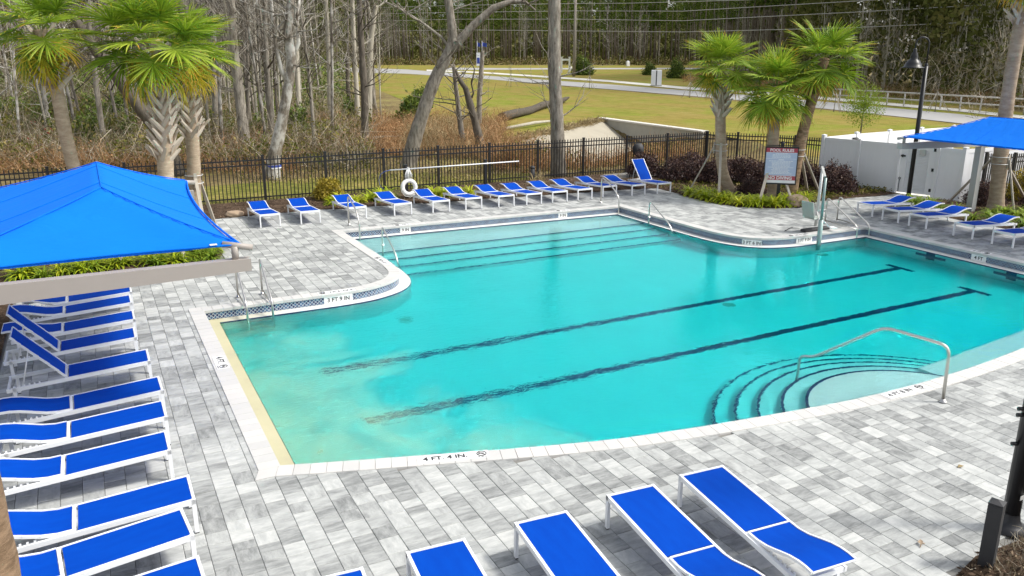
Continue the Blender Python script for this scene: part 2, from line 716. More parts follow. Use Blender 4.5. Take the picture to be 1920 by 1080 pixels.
M['aqua_tube'] = simple('weathered_lift_tube', (0.26, 0.34, 0.32), 0.4, metal=0.2)
M['wood_stake'] = simple('weathered_timber', (0.40, 0.36, 0.30), 0.85, var=0.25, nscale=10, bmp=0.3)
M['concrete'] = simple('concrete', (0.40, 0.39, 0.34), 0.9, var=0.3, nscale=0.8)
M['bank'] = simple('pale_concrete_slope', (0.36, 0.325, 0.25), 0.9, var=0.2, nscale=0.8, bmp=0.2)
M['asphalt'] = simple('grey_road', (0.36, 0.355, 0.34), 0.9, var=0.08, nscale=0.3)
M['sidewalk'] = simple('pale_sidewalk', (0.62, 0.60, 0.54), 0.9, var=0.06, nscale=0.5)
M['mulch'] = None


def soil_mat(name, stops, scale=9):
    m, t, b = newmat(name)
    pos = position(t)
    n = noise(t, scale, 8, 0.75, pos)
    n2 = noise(t, scale * 0.1, 3, 0.5, pos)
    s = math_(t, 'ADD', n, math_(t, 'MULTIPLY', math_(t, 'SUBTRACT', n2, 0.5), 0.6))
    t.links.new(ramp(t, s, stops), b.inputs['Base Color'])
    b.inputs['Roughness'].default_value = 0.95
    b.inputs['Specular IOR Level'].default_value = 0.1
    bump(t, b, noise(t, scale * 3, 6, 0.8, pos), 0.9, 0.03)
    return m


M['mulch'] = soil_mat('bark_mulch', [(0.3, (0.03, 0.02, 0.013)), (0.5, (0.075, 0.05, 0.033)), (0.7, (0.16, 0.11, 0.075))], 12)
M['litter'] = soil_mat('leaf_litter', [(0.3, (0.08, 0.06, 0.025)), (0.5, (0.20, 0.15, 0.07)), (0.62, (0.24, 0.22, 0.07)), (0.75, (0.36, 0.28, 0.15))], 2.2)


def lawn_mat():
    m, t, b = newmat('lawn_grass')
    pos = position(t)
    n1 = noise(t, 0.11, 6, 0.65, pos, 0.6)
    n2 = noise(t, 0.9, 8, 0.8, pos)
    n3 = noise(t, 9, 4, 0.7, pos)
    c1 = ramp(t, n2, [(0.3, (0.125, 0.165, 0.014)), (0.7, (0.29, 0.305, 0.040))])
    c2 = ramp(t, n2, [(0.3, (0.19, 0.145, 0.030)), (0.7, (0.36, 0.27, 0.075))])
    c = mixc(t, ramp(t, n1, [(0.40, 0.0), (0.56, 1.0)]), c1, c2)
    n4 = noise(t, 0.33, 5, 0.75, position(t, (1.6, 0.7, 1)), 0.8)
    c = mixc(t, ramp(t, n4, [(0.46, 0.0), (0.70, 0.75)]), c, (0.33, 0.255, 0.085))
    c = mixc(t, ramp(t, n4, [(0.28, 0.6), (0.44, 0.0)]), c, (0.085, 0.13, 0.014))
    c = mixc(t, math_(t, 'MULTIPLY', n3, 0.4), c, (0.12, 0.125, 0.02))
    t.links.new(c, b.inputs['Base Color'])
    b.inputs['Roughness'].default_value = 0.9
    b.inputs['Specular IOR Level'].default_value = 0.1
    bump(t, b, n3, 0.8, 0.05)
    return m


M['lawn'] = lawn_mat()


def bark_mat(name, dark, light, scale=(9, 9, 2.2), lichen=None, bm=0.8):
    m, t, b = newmat(name)
    v = coords(t, 'Object', scale)
    n = noise(t, 1.0, 7, 0.7, v)
    c = ramp(t, n, [(0.32, dark), (0.68, light)])
    if lichen is not None:
        n2 = noise(t, 2.2, 5, 0.65, coords(t, 'Object', (1, 1, 0.6)))
        c = mixc(t, ramp(t, n2, [(0.43, 0.0), (0.56, 0.9)]), c, lichen)
    c = mixc(t, math_(t, 'MULTIPLY', objrand(t), 0.5), c, tuple(x * 0.7 for x in dark))
    t.links.new(c, b.inputs['Base Color'])
    b.inputs['Roughness'].default_value = 0.9
    b.inputs['Specular IOR Level'].default_value = 0.15
    bump(t, b, n, bm, 0.03)
    return m


M['bark_grey'] = bark_mat('grey_bark', (0.10, 0.083, 0.062), (0.48, 0.44, 0.37))
M['bark_lichen'] = bark_mat('lichen_bark', (0.085, 0.07, 0.052), (0.36, 0.315, 0.255), lichen=(0.66, 0.64, 0.58))
M['bark_dark'] = bark_mat('dark_bark', (0.06, 0.05, 0.04), (0.20, 0.175, 0.14))
M['bark_pale'] = bark_mat('pale_bark', (0.36, 0.33, 0.26), (0.62, 0.58, 0.48))
M['bark_pine'] = bark_mat('pine_bark', (0.11, 0.09, 0.068), (0.29, 0.245, 0.19))
M['palm_bark'] = bark_mat('palm_trunk_bark', (0.30, 0.225, 0.155), (0.60, 0.485, 0.36), scale=(3, 3, 9))
M['palm_bark_red'] = bark_mat('palm_trunk_brown', (0.13, 0.085, 0.05), (0.42, 0.29, 0.185), scale=(4, 4, 12))
M['boot'] = simple('dry_palm_boot', (0.56, 0.48, 0.39), 0.85, var=0.3, nscale=5, bmp=0.4)
M['frond'] = leafmat('palm_leaf', [(0.0, (0.075, 0.16, 0.010)), (0.5, (0.24, 0.36, 0.024)), (1.0, (0.50, 0.56, 0.07))], 0.5, 0.4, obj=True, spec=0.3)
M['frond_old'] = leafmat('palm_leaf_yellow', [(0.0, (0.28, 0.32, 0.02)), (0.5, (0.55, 0.46, 0.03)), (1.0, (0.70, 0.36, 0.06))], 0.5, 0.3, obj=True)
M['petiole'] = simple('palm_stem', (0.20, 0.26, 0.06), 0.5)
M['lily'] = leafmat('bright_strap_leaf', [(0.0, (0.20, 0.30, 0.012)), (0.5, (0.42, 0.50, 0.02)), (1.0, (0.62, 0.58, 0.04))], 0.45, 0.3, obj=True)
M['lily_dark'] = leafmat('green_strap_leaf', [(0.0, (0.09, 0.17, 0.015)), (0.5, (0.20, 0.30, 0.02)), (1.0, (0.36, 0.40, 0.04))], 0.45, 0.3, obj=True)
M['purple'] = leafmat('purple_hedge_leaf', [(0.0, (0.018, 0.010, 0.012)), (0.5, (0.055, 0.028, 0.028)), (0.8, (0.10, 0.055, 0.045)), (1.0, (0.20, 0.12, 0.08))], 0.5, 0.15)
M['yellow_leaf'] = leafmat('yellow_shrub_leaf', [(0.0, (0.13, 0.11, 0.01)), (0.5, (0.30, 0.24, 0.02)), (1.0, (0.45, 0.33, 0.05))], 0.5, 0.25)
M['green_leaf'] = leafmat('green_bush_leaf', [(0.0, (0.035, 0.07, 0.012)), (0.5, (0.10, 0.155, 0.022)), (1.0, (0.21, 0.27, 0.04))], 0.5, 0.2)
M['olive_leaf'] = leafmat('olive_brush_leaf', [(0.0, (0.05, 0.065, 0.010)), (0.5, (0.155, 0.165, 0.03)), (0.8, (0.27, 0.225, 0.07)), (1.0, (0.36, 0.28, 0.12))], 0.8, 0.2, spec=0.05)
M['dry_leaf'] = leafmat('dry_brown_brush', [(0.0, (0.17, 0.085, 0.035)), (0.5, (0.40, 0.225, 0.11)), (1.0, (0.60, 0.40, 0.22))], 0.8, 0.15, spec=0.05)
M['twig'] = leafmat('grey_twigs', [(0.0, (0.10, 0.08, 0.045)), (0.6, (0.26, 0.215, 0.14)), (1.0, (0.60, 0.54, 0.43))], 0.85, 0.0, spec=0.0)
M['red_leaf'] = leafmat('red_new_leaf', [(0.0, (0.20, 0.03, 0.02)), (1.0, (0.34, 0.07, 0.05))], 0.6, 0.2)
M['pine_needle'] = leafmat('pine_needles', [(0.0, (0.025, 0.045, 0.010)), (0.5, (0.07, 0.11, 0.02)), (1.0, (0.17, 0.22, 0.04))], 0.8, 0.1, spec=0.0)
M['far_leaf'] = leafmat('far_wood_foliage', [(0.0, (0.035, 0.044, 0.013)), (0.4, (0.10, 0.112, 0.03)), (0.7, (0.20, 0.185, 0.07)), (1.0, (0.32, 0.28, 0.145))], 0.9, 0.1, spec=0.0)
M['ring_white'] = simple('white_ring_buoy', (0.80, 0.80, 0.78), 0.5)
M['hook_blue'] = simple('dark_blue_hook', (0.03, 0.06, 0.2), 0.4)
M['sign_red'] = simple('red_sign_band', (0.40, 0.05, 0.075), 0.4)
M['sign_blue'] = simple('pale_blue_sign_face', (0.42, 0.50, 0.66), 0.4, var=0.03)
M['sign_white'] = simple('white_print', (0.80, 0.81, 0.82), 0.4)
M['rock'] = simple('tan_rock', (0.38, 0.28, 0.19), 0.9, var=0.3, nscale=5, bmp=0.5)
M['flag_blue'] = simple('blue_flag_cloth', (0.03, 0.06, 0.32), 0.7)
M['pole_wood'] = simple('utility_pole_wood', (0.27, 0.24, 0.20), 0.9, var=0.2)
M['wire'] = simple('wire_grey', (0.42, 0.41, 0.38), 0.6)
M['straw'] = leafmat('straw_grass', [(0.0, (0.20, 0.15, 0.07)), (0.5, (0.34, 0.26, 0.13)), (1.0, (0.50, 0.40, 0.23))], 0.8, 0.2)
M['trunk_moss'] = leafmat('bark_moss', [(0.0, (0.05, 0.07, 0.01)), (1.0, (0.12, 0.15, 0.02))], 0.8, 0.1)

# ================================================================== POOL SHAPE
WATER_Z = -0.215
LEDGE_Z = -0.20
FLOOR_Z = -1.30


def catmull(pts, closed=True, n=6):
    """pts: (x, y, corner) ; corners stay sharp"""
    out = []
    m = len(pts)
    for i in range(m):
        p1, p2 = pts[i], pts[(i + 1) % m]
        c1, c2 = p1[2], p2[2]
        if c1 and c2:
            out.append((p1[0], p1[1])); continue
        p0 = pts[(i - 1) % m] if not c1 else p1
        p3 = pts[(i + 2) % m] if not c2 else p2
        for k in range(n):
            t = k / n
            q = []
            for a in (0, 1):
                a0, a1, a2, a3 = p0[a], p1[a], p2[a], p3[a]
                q.append(0.5 * (2 * a1 + (a2 - a0) * t + (2 * a0 - 5 * a1 + 4 * a2 - a3) * t * t + (3 * a1 - a0 - 3 * a2 + a3) * t ** 3))
            out.append(tuple(q))
    return out


# inner edge of the coping, clockwise from the south west corner
IN_PTS = [(1.60, 9.52, 1), (1.60, 16.66, 1), (4.30, 16.66, 1), (5.05, 16.76, 0), (5.72, 17.12, 0), (6.08, 17.68, 0), (6.19, 18.45, 0),
          (6.19, 19.30, 1), (6.14, 22.74, 1), (15.52, 22.42, 1), (15.58, 18.70, 1), (15.66, 17.75, 0), (15.88, 17.05, 0), (16.30, 16.60, 0),
          (16.95, 16.38, 0), (17.70, 16.34, 1), (20.02, 16.34, 1), (20.02, 8.75, 1), (17.0, 8.25, 0), (14.07, 7.90, 0), (12.6, 7.74, 0),
          (11.1, 7.66, 0), (9.86, 7.68, 0), (8.82, 7.77, 0), (6.74, 8.04, 0), (5.13, 8.38, 0), (2.33, 9.27, 0)]
IN = catmull(IN_PTS)


def clean(poly, eps=0.004):
    out = []
    for p in poly:
        if not out or math.hypot(p[0] - out[-1][0], p[1] - out[-1][1]) > eps:
            out.append(p)
    return out


IN = clean(IN)


def offset(poly, d):
    """clockwise polygon; d>0 moves outwards (away from the water)"""
    out = []
    m = len(poly)
    for i in range(m):
        a, b, c = poly[i - 1], poly[i], poly[(i + 1) % m]
        d1 = Vector((b[0] - a[0], b[1] - a[1])).normalized()
        d2 = Vector((c[0] - b[0], c[1] - b[1])).normalized()
        n1 = Vector((-d1.y, d1.x)); n2 = Vector((-d2.y, d2.x))
        nn = (n1 + n2)
        nn = nn / max(0.3, nn.dot(n1))
        out.append((b[0] + nn.x * d, b[1] + nn.y * d))
    return out


OUT = offset(IN, 0.24)
LED = offset(IN, -0.27)
WAT = offset(IN, -0.262)


def inside(poly, x, y):
    r = False
    n = len(poly)
    j = n - 1
    for i in range(n):
        xi, yi = poly[i]; xj, yj = poly[j]
        if (yi > y) != (yj > y) and x < (xj - xi) * (y - yi) / (yj - yi) + xi:
            r = not r
        j = i
    return r


def fill_poly(loops, z, name, mat, parent=None, **kw):
    bm = bmesh.new()
    es = []
    for lp in loops:
        vs = [bm.verts.new((x, y, z)) for x, y in lp]
        for i in range(len(vs)):
            es.append(bm.edges.new((vs[i], vs[(i + 1) % len(vs)])))
    bmesh.ops.triangle_fill(bm, use_beauty=True, use_dissolve=False, edges=es, normal=(0, 0, 1))
    for f in bm.faces:
        if f.normal.z < 0:
            f.normal_flip()
    me = bpy.data.meshes.new(name)
    bm.to_mesh(me)
    bm.free()
    me.materials.append(mat)
    o = bpy.data.objects.new(name, me)
    C.objects.link(o)
    if parent: o.parent = parent
    tag(o, **kw)
    return o


# ================================================================== GROUND
BASIN = [(20.6, 41.6), (34.4, 52.4), (34.6, 42.0), (33.8, 36.0), (31.0, 32.4), (24.0, 31.2), (17.0, 31.2), (16.5, 34.5), (18.5, 39.0)]


def edge_dist(poly, x, y):
    d = 1e9
    for i in range(len(poly)):
        ax, ay = poly[i]; bx, by = poly[(i + 1) % len(poly)]
        vx, vy = bx - ax, by - ay
        t = max(0, min(1, ((x - ax) * vx + (y - ay) * vy) / (vx * vx + vy * vy)))
        d = min(d, math.hypot(x - ax - vx * t, y - ay - vy * t))
    return d


def edge_dist2(x, y):
    # distance to the sloping sides only; the head wall side drops straight down
    d = 1e9
    for i in range(len(BASIN)):
        if i == 1: continue
        ax, ay = BASIN[i]; bx, by = BASIN[(i + 1) % len(BASIN)]
        vx, vy = bx - ax, by - ay
        t = max(0, min(1, ((x - ax) * vx + (y - ay) * vy) / (vx * vx + vy * vy)))
        d = min(d, math.hypot(x - ax - vx * t, y - ay - vy * t))
    return d


def ground_z(x, y):
    z = -0.06
    if inside(BASIN, x, y):
        z -= min(1.0, edge_dist2(x, y) / 4.0) * 1.6 + 0.30
    return z


def grid_ground():
    xs = sorted(set([-600, -300, -150, -80, -50, -30] + list(np.arange(-20, 14, 4)) + list(np.arange(14, 38, 0.8)) + [40, 46, 54, 64, 80, 110, 160, 250, 400, 700]))
    ys = sorted(set([-200, -100, -40, -15, -5, 0, 4, 7.6, 23.2] + [26.0, 28.0, 30.0] + list(np.arange(31, 55, 0.8)) + [57, 62, 70, 85, 110, 150, 220, 320, 500, 900]))
    xs = sorted(set(xs + [1.4, 20.3])); ys = sorted(set(ys))
    xs = [float(a) for a in xs]; ys = [float(a) for a in ys]
    vi = {}
    V = []; F = []
    for i, x in enumerate(xs):
        for j, y in enumerate(ys):
            vi[i, j] = len(V)
            V.append((x, y, ground_z(x, y)))
    for i in range(len(xs) - 1):
        for j in range(len(ys) - 1):
            cx, cy = (xs[i] + xs[i + 1]) / 2, (ys[j] + ys[j + 1]) / 2
            if -4 < cx < 23 and 4 < cy < 26:
                continue                       # the deck and pool lie here
            F.append((vi[i, j], vi[i + 1, j], vi[i + 1, j + 1], vi[i, j + 1]))
    mb = MB(); mb.faces(V, F, 0, 0.5, True)
    return mb.build('ground', M['litter'], kind='structure')


xs_fix = grid_ground()

# lawn between the fence and the road, laid on the ground
GZ = -0.056
LAWN = [g(*p, -0.05) for p in [(742, 268), (800, 240), (775, 196), (700, 165), (615, 158), (600, 142), (640, 137), (760, 140), (900, 146), (1000, 158), (1140, 168), (1280, 181),
                               (1400, 192), (1560, 208), (1700, 222), (1800, 233), (1990, 256)]]
LAWN += [(36.0, 20.0), (36.0, 26.5), (32.5, 26.5), (31.5, 31.8), (34.3, 36.0), (34.9, 42.0), (34.7, 52.5), (20.4, 41.9), (17.2, 37.6)]
fill_poly([LAWN], GZ + 0.014, 'lawn', M['lawn'], kind='structure')
# the grass inside the fence, by the west planting
fill_poly([[(2.0, 27.6), (16.5, 27.6), (16.4, 31.0), (10, 34), (2.0, 33)]], GZ + 0.010, 'mown_strip', soil_mat('thin_grass_strip', [(0.3, (0.07, 0.09, 0.015)), (0.5, (0.17, 0.165, 0.035)), (0.7, (0.36, 0.28, 0.10))], 3), kind='structure')
# far verge beyond the road
VERGE = [g(*p, -0.05) for p in [(560, 121.5), (880, 122.5), (1290, 122.5), (1420, 137), (1560, 160), (1700, 178), (1990, 222), (1990, 252), (1800, 230), (1560, 205), (1280, 178), (1000, 156), (760, 139), (600, 141)]]
fill_poly([VERGE], GZ + 0.008, 'far_verge', M['lawn'], kind='structure')


def strip(name, near, far, mat, z):
    a = [g(*p, z) for p in near]; b = [g(*p, z) for p in far]
    poly = a + b[::-1]
    return fill_poly([poly], z, name, mat, kind='structure')


strip('road', [(560, 137), (660, 135.5), (760, 138), (900, 147), (1020, 157.5), (1140, 167), (1280, 178.5), (1400, 189), (1560, 205), (1700, 220), (1800, 231), (1990, 254)],
      [(560, 126), (660, 127), (760, 130), (900, 141), (1020, 149.5), (1140, 158), (1280, 169), (1400, 178), (1560, 192), (1700, 205), (1800, 214), (1990, 236)], M['asphalt'], GZ + 0.034)
strip('sidewalk', [(800, 133), (900, 137), (1020, 145.2), (1140, 153.4), (1280, 167), (1400, 174.5), (1560, 188), (1700, 200.5), (1800, 209), (1990, 230)],
      [(800, 130.5), (900, 134.5), (1020, 142.2), (1140, 150), (1280, 162.5), (1400, 170), (1560, 183), (1700, 195.5), (1800, 204), (1990, 224)], M['sidewalk'], GZ + 0.042)
strip('side_road', [(820, 131.0), (960, 130.6), (1080, 130), (1280, 129.6), (1420, 131)], [(820, 126.5), (960, 127.8), (1080, 127.5), (1280, 127.2), (1420, 129)], M['asphalt'], GZ + 0.03)

# pale slope and concrete head wall of the basin
mb = MB()
top = [(20.6, 41.6), (24, 44.5), (28, 47.6), (31.4, 50.2), (34.3, 52.3)]
bot = [(min(x + 2.4, 34.33), y - 3.2) for x, y in top]
bot[-1] = (34.33, 48.0)
for i in range(len(top) - 1):
    n = 5
    for k in range(n):
        t0, t1 = k / n, (k + 1) / n
        def L_(a, b, t): return (a[0] + (b[0] - a[0]) * t, a[1] + (b[1] - a[1]) * t, 0.0 - 1.55 * t)
        mb.quad([L_(top[i], bot[i], t1), L_(top[i + 1], bot[i + 1], t1), L_(top[i + 1], bot[i + 1], t0), L_(top[i], bot[i], t0)])
mb.build('basin_slope', M['bank'], kind='structure')
mb = MB()
mb.prism([(34.35, 41.0), (34.7, 41.0), (34.7, 52.8), (34.35, 52.8)], -1.9, 0.06)
hw = mb.build('headwall', M['concrete'], label='long grey concrete headwall at the basin behind the fence', cat='retaining wall')
mb = MB(); mb.prism([(34.25, 40.9), (34.8, 40.9), (34.8, 52.9), (34.25, 52.9)], 0.06, 0.16)
mb.build('capping', M['sidewalk'], hw)

# ================================================================== POOL SHELL, LEDGE, WATER
shell = thing('pool_shell', None, None); shell['kind'] = 'structure'


def walls(poly, z0, z1, name, mat, parent, flip=False):
    mb = MB()
    n = len(poly)
    for i in range(n):
        a, b = poly[i], poly[(i + 1) % n]
        q = [(a[0], a[1], z0), (b[0], b[1], z0), (b[0], b[1], z1), (a[0], a[1], z1)]
        mb.quad(q[::-1] if flip else q)
    return mb.build(name, mat, parent)


fill_poly([OUT_ for OUT_ in (offset(IN, 0.05), LED)], LEDGE_Z, 'ledge', M['plaster'], shell)
walls(LED, FLOOR_Z, LEDGE_Z - 0.03, 'basin_wall', M['plaster'], shell, True)
walls(offset(LED, -0.006), LEDGE_Z - 0.05, LEDGE_Z + 0.004, 'ledge_trim', M['trim_tile'], shell, True)
# floor and steps as one shell
SH = -0.22 - 0.13
fl = fill_poly([LED], FLOOR_Z, 'floor', M['plaster'], shell)
STEP_Y = [20.75, 20.10, 19.50, 18.92]
mb = MB(); tr = MB()
xw, xe = 6.47, 15.30
zs = [SH, SH - 0.20, SH - 0.40, SH - 0.62]
yb = 22.46
for y, z in zip(STEP_Y, zs):
    mb.box(xw - 0.1, xe + 0.06, y, yb + 0.2, FLOOR_Z + 0.001, z)
    tr.box(xw - 0.02, xe, y - 0.010, y + 0.045, z - 0.03, z + 0.006)
    yb = yb - 0.012
mb.build('wide_steps', M['plaster'], shell)
tr.build('step_trim', M['trim_tile'], shell)
# round steps at the near side
mb = MB(); tr = MB()
cx, cy = 10.8, 7.2
radii = [1.80, 2.16, 2.52, 2.86, 3.20]
zn = [-0.36, -0.54, -0.72, -0.90, -1.08]
for k, (r, z) in enumerate(zip(radii, zn)):
    n = 40
    arc = [(cx + r * math.cos(a), cy + r * math.sin(a)) for a in np.linspace(0.08, math.pi - 0.08, n)]
    arc2 = [(cx + (r + 0.012) * math.cos(a), cy + (r + 0.012) * math.sin(a)) for a in np.linspace(0.08, math.pi - 0.08, n)]
    arc3 = [(cx + (r - 0.018) * math.cos(a), cy + (r - 0.045) * math.sin(a)) for a in np.linspace(0.08, math.pi - 0.08, n)]
    mb.prism(arc, FLOOR_Z + 0.001 + k * 0.002, z)
    for i in range(n - 1):
        tr.faces([(arc2[i][0], arc2[i][1], z - 0.03), (arc2[i + 1][0], arc2[i + 1][1], z - 0.03), (arc2[i + 1][0], arc2[i + 1][1], z + 0.006),
                  (arc2[i][0], arc2[i][1], z + 0.006), (arc3[i][0], arc3[i][1], z + 0.006), (arc3[i + 1][0], arc3[i + 1][1], z + 0.006)],
                 [(0, 1, 2, 3), (3, 2, 5, 4)])
mb.build('round_steps', M['plaster'], shell)
tr.build('round_step_trim', M['trim_tile'], shell)
# bench along the near wall, east of the steps
nb = [p for p in LED if p[1] < 9.2 and 12.3 < p[0] < 19.6]
nb = sorted(nb)
nb2 = [(x, y + 0.62) for x, y in nb]
mb = MB()
poly = nb + nb2[::-1]
mb.prism(poly, FLOOR_Z + 0.02, -0.42)
mb.build('bench', M['plaster'], shell)
# lane lines
LZ = FLOOR_Z + 0.005
for yy, x0, x1 in ((13.92, 3.25, 18.5), (11.70, 3.35, 18.3)):
    mb = MB()
    mb.box(x0, x1, yy - 0.095, yy + 0.095, LZ, LZ + 0.006)
    mb.box(x1, x1 + 0.16, yy - 0.40, yy + 0.40, LZ, LZ + 0.006)
    mb.build('lane_line', M['trim_tile'], shell)
    # cross target on the east wall
    mb = MB()
    xe_ = 20.02 - 0.27 - 0.008
    mb.box(xe_ - 0.004, xe_, yy - 0.13, yy + 0.13, -1.0, -0.24)
    mb.box(xe_ - 0.006, xe_ - 0.004, yy - 0.45, yy + 0.45, -0.75, -0.49)
    mb.build('wall_target', M['trim_tile'], shell)
# drains
for x, y in ((12.5, 13.6), (5.6, 16.0), (17.9, 15.9)):
    mb = MB(); mb.lathe([(0.0, 0.012), (0.13, 0.012), (0.16, 0.0)], 20, (x, y, FLOOR_Z + 0.004))
    mb.build('drain_cover', M['concrete'], shell)

# water body: a closed volume whose top is the surface
mb = MB()
n = len(WAT)
mbv = [(x, y, WATER_Z) for x, y in WAT]
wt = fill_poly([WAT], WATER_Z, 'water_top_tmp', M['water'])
me = wt.data
bm = bmesh.new(); bm.from_mesh(me)
ed = [e for e in bm.edges if e.is_boundary]
ret = bmesh.ops.extrude_edge_only(bm, edges=ed)
vs = [v for v in ret['geom'] if isinstance(v, bmesh.types.BMVert)]
for v in vs: v.co.z = FLOOR_Z - 0.25
be = [e for e in bm.edges if e.is_boundary]
bmesh.ops.triangle_fill(bm, edges=be, use_beauty=True)
bmesh.ops.recalc_face_normals(bm, faces=bm.faces)
bm.to_mesh(me); bm.free()
wt.name = 'pool_water'; wt['kind'] = 'structure'

# ================================================================== COPING
coping = thing('pool_coping', None, None); coping['kind'] = 'structure'


def resample(poly, step):
    """points along the closed polygon at about equal steps, keeping corners; returns list of (p, is_corner)"""
    n = len(poly)
    corners = []
    for i in range(n):
        a, b, c = poly[i - 1], poly[i], poly[(i + 1) % n]
        d1 = Vector((b[0] - a[0], b[1] - a[1])); d2 = Vector((c[0] - b[0], c[1] - b[1]))
        if d1.angle(d2) > 0.6:
            corners.append(i)
    segs = []
    for k, i in enumerate(corners):
        j = corners[(k + 1) % len(corners)]
        idx = [i]
        while idx[-1] != j:
            idx.append((idx[-1] + 1) % n)
        segs.append([Vector(poly[q]) for q in idx])
    return segs


def walk(seg, step):
    L = [0]
    for a, b in zip(seg, seg[1:]):
        L.append(L[-1] + (b - a).length)
    k = max(1, round(L[-1] / step))
    out = []
    for i in range(k + 1):
        s = L[-1] * i / k
        j = 0
        while j < len(L) - 2 and L[j + 1] < s: j += 1
        t = (s - L[j]) / max(1e-9, L[j + 1] - L[j])
        p = seg[j].lerp(seg[j + 1], t)
        d = (seg[j + 1] - seg[j]).normalized()
        out.append((p, d))
    return out


rnd = random.Random(5)
stones = []
segs = resample(IN, 0.2)
CW = 0.24
for seg in segs:
    w_ = walk(seg, 0.2)
    for i, ((p, d), (q, e)) in enumerate(zip(w_, w_[1:])):
        n1 = Vector((-d.y, d.x)); n2 = Vector((-e.y, e.x))
        if i > 0: n1 = (n1 + Vector((-w_[i - 1][1].y, w_[i - 1][1].x))).normalized()
        if i + 2 < len(w_): n2 = (n2 + n1).normalized()
        stones.append((p, q, n1, n2))
NOSE = 0.03
stones_s = sorted(stones, key=lambda s: ((s[0] + s[1]) / 2).length)
rest = MB()
for k, (p, q, n1, n2) in enumerate(stones_s):
    g_ = 0.0016
    d = (q - p).normalized()
    a, b = p + d * g_ - n1 * NOSE, q - d * g_ - n2 * NOSE
    c, e = q - d * g_ + n2 * CW, p + d * g_ + n1 * CW
    z0, z1 = -0.045, 0.012 + rnd.uniform(-0.0015, 0.0015)
    bv = 0.006
    ce = (a + b + c + e) / 4
    vs = []
    for z, s in ((z0, 1), (z1 - bv, 1), (z1, 0.98)):
        for pt in (a, b, c, e):
            r_ = ce + (pt - ce) * s if s != 1 else pt
            vs.append((r_.x, r_.y, z))
    fs = [(11, 10, 9, 8), (0, 1, 2, 3)] + [(i + 4 * l, i + 4 * l + 4, (i + 1) % 4 + 4 * l + 4, (i + 1) % 4 + 4 * l) for l in (0, 1) for i in range(4)]
    t = rnd.random()
    if k < 298:
        m_ = MB(); m_.faces(vs, fs, 0, t); m_.build('coping_stone', M['coping'], coping)
    else:
        rest.faces(vs, fs, 0, t)
rest.build('coping_run', M['coping'], coping, kind='stuff')
# bright corner fillers where two runs meet
mb = MB()
for seg in segs:
    p = seg[0]
    d1 = (seg[1] - seg[0]).normalized()
    prev = [s for s in segs if (s[-1] - p).length < 1e-6][0]
    d0 = (prev[-1] - prev[-2]).normalized()
    n1 = Vector((-d1.y, d1.x)); n0 = Vector((-d0.y, d0.x))
    if d0.x * d1.y - d0.y * d1.x < -0.2:      # convex (outer) corner of a clockwise ring
        mb.prism([tuple(p), tuple(p + n1 * CW), tuple(p + (n0 + n1) * CW), tuple(p + n0 * CW)], -0.045, 0.0125)
mb.build('corner_stones', M['coping'], coping, kind='stuff')

# waterline tiles below the coping
tiles = thing('waterline_tiles', None, None); tiles['kind'] = 'structure'
tl = []
for seg in segs:
    w_ = walk(seg, 0.155)
    for (p, d), (q, e) in zip(w_, w_[1:]):
        tl.append((p, q))


def tile_mesh(items, name):
    V = []; F = []; UV = []; T = []
    for p, q in items:
        d = (q - p); L = d.length; d = d / L
        nrm = Vector((d.y, -d.x))           # towards the water (clockwise ring)
        a = p + nrm * 0.006 + d * 0.0015; b = q + nrm * 0.006 - d * 0.0015
        base = len(V)
        V += [(a.x, a.y, -0.198), (b.x, b.y, -0.198), (b.x, b.y, -0.046), (a.x, a.y, -0.046)]
        a2 = p + d * 0.0015 - nrm * 0.004; b2 = q - d * 0.0015 - nrm * 0.004
        V += [(a2.x, a2.y, -0.198), (b2.x, b2.y, -0.198), (b2.x, b2.y, -0.046), (a2.x, a2.y, -0.046)]
        F += [tuple(base + i for i in f) for f in ((0, 3, 2, 1), (0, 4, 7, 3), (1, 2, 6, 5))]
        UV += [(0, 0), (0, 1), (1, 1), (1, 0)] + [(0, 0)] * 8
        T += [rnd.random()] * 3
    me = bpy.data.meshes.new(name)
    me.from_pydata(V, [], F)
    me.materials.append(M['blue_tile'])
    uv = me.uv_layers.new(name='UVMap')
    for i, c in enumerate(UV): uv.data[i].uv = c
    at = me.attributes.new('tone', 'FLOAT', 'FACE'); at.data.foreach_set('value', T)
    return me


def tile_front(p, q):
    mid = (p + q) / 2
    d = q - p
    nrm = Vector((d.y, -d.x)).normalized()
    return nrm.dot(-mid.normalized()) > 0.05


fr_t = sorted([t for t in tl if tile_front(*t)], key=lambda t: t[0].length)
ids = set(id(t) for t in fr_t[:299])
for t in fr_t[:299]:
    link('tile', tile_mesh([t], 'tile'), tiles)
link('tile_run', tile_mesh([t for t in tl if id(t) not in ids], 'tile_run'), tiles, kind='stuff')


def text_mesh(s, size, name, mat, bold=0.0, depth=0.0008, align='CENTER', spacing=1.0):
    cu = bpy.data.curves.new(name, 'FONT')
    cu.body = s
    cu.size = size
    cu.align_x = align
    cu.align_y = 'CENTER'
    cu.offset = bold
    cu.extrude = depth
    cu.space_character = spacing
    cu.resolution_u = 3
    ob = bpy.data.objects.new(name, cu)
    C.objects.link(ob)
    dg = bpy.context.evaluated_depsgraph_get()
    me = bpy.data.meshes.new_from_object(ob.evaluated_get(dg))
    C.objects.unlink(ob)
    bpy.data.objects.remove(ob)
    me.materials.clear()
    me.materials.append(mat)
    me.name = name
    return me


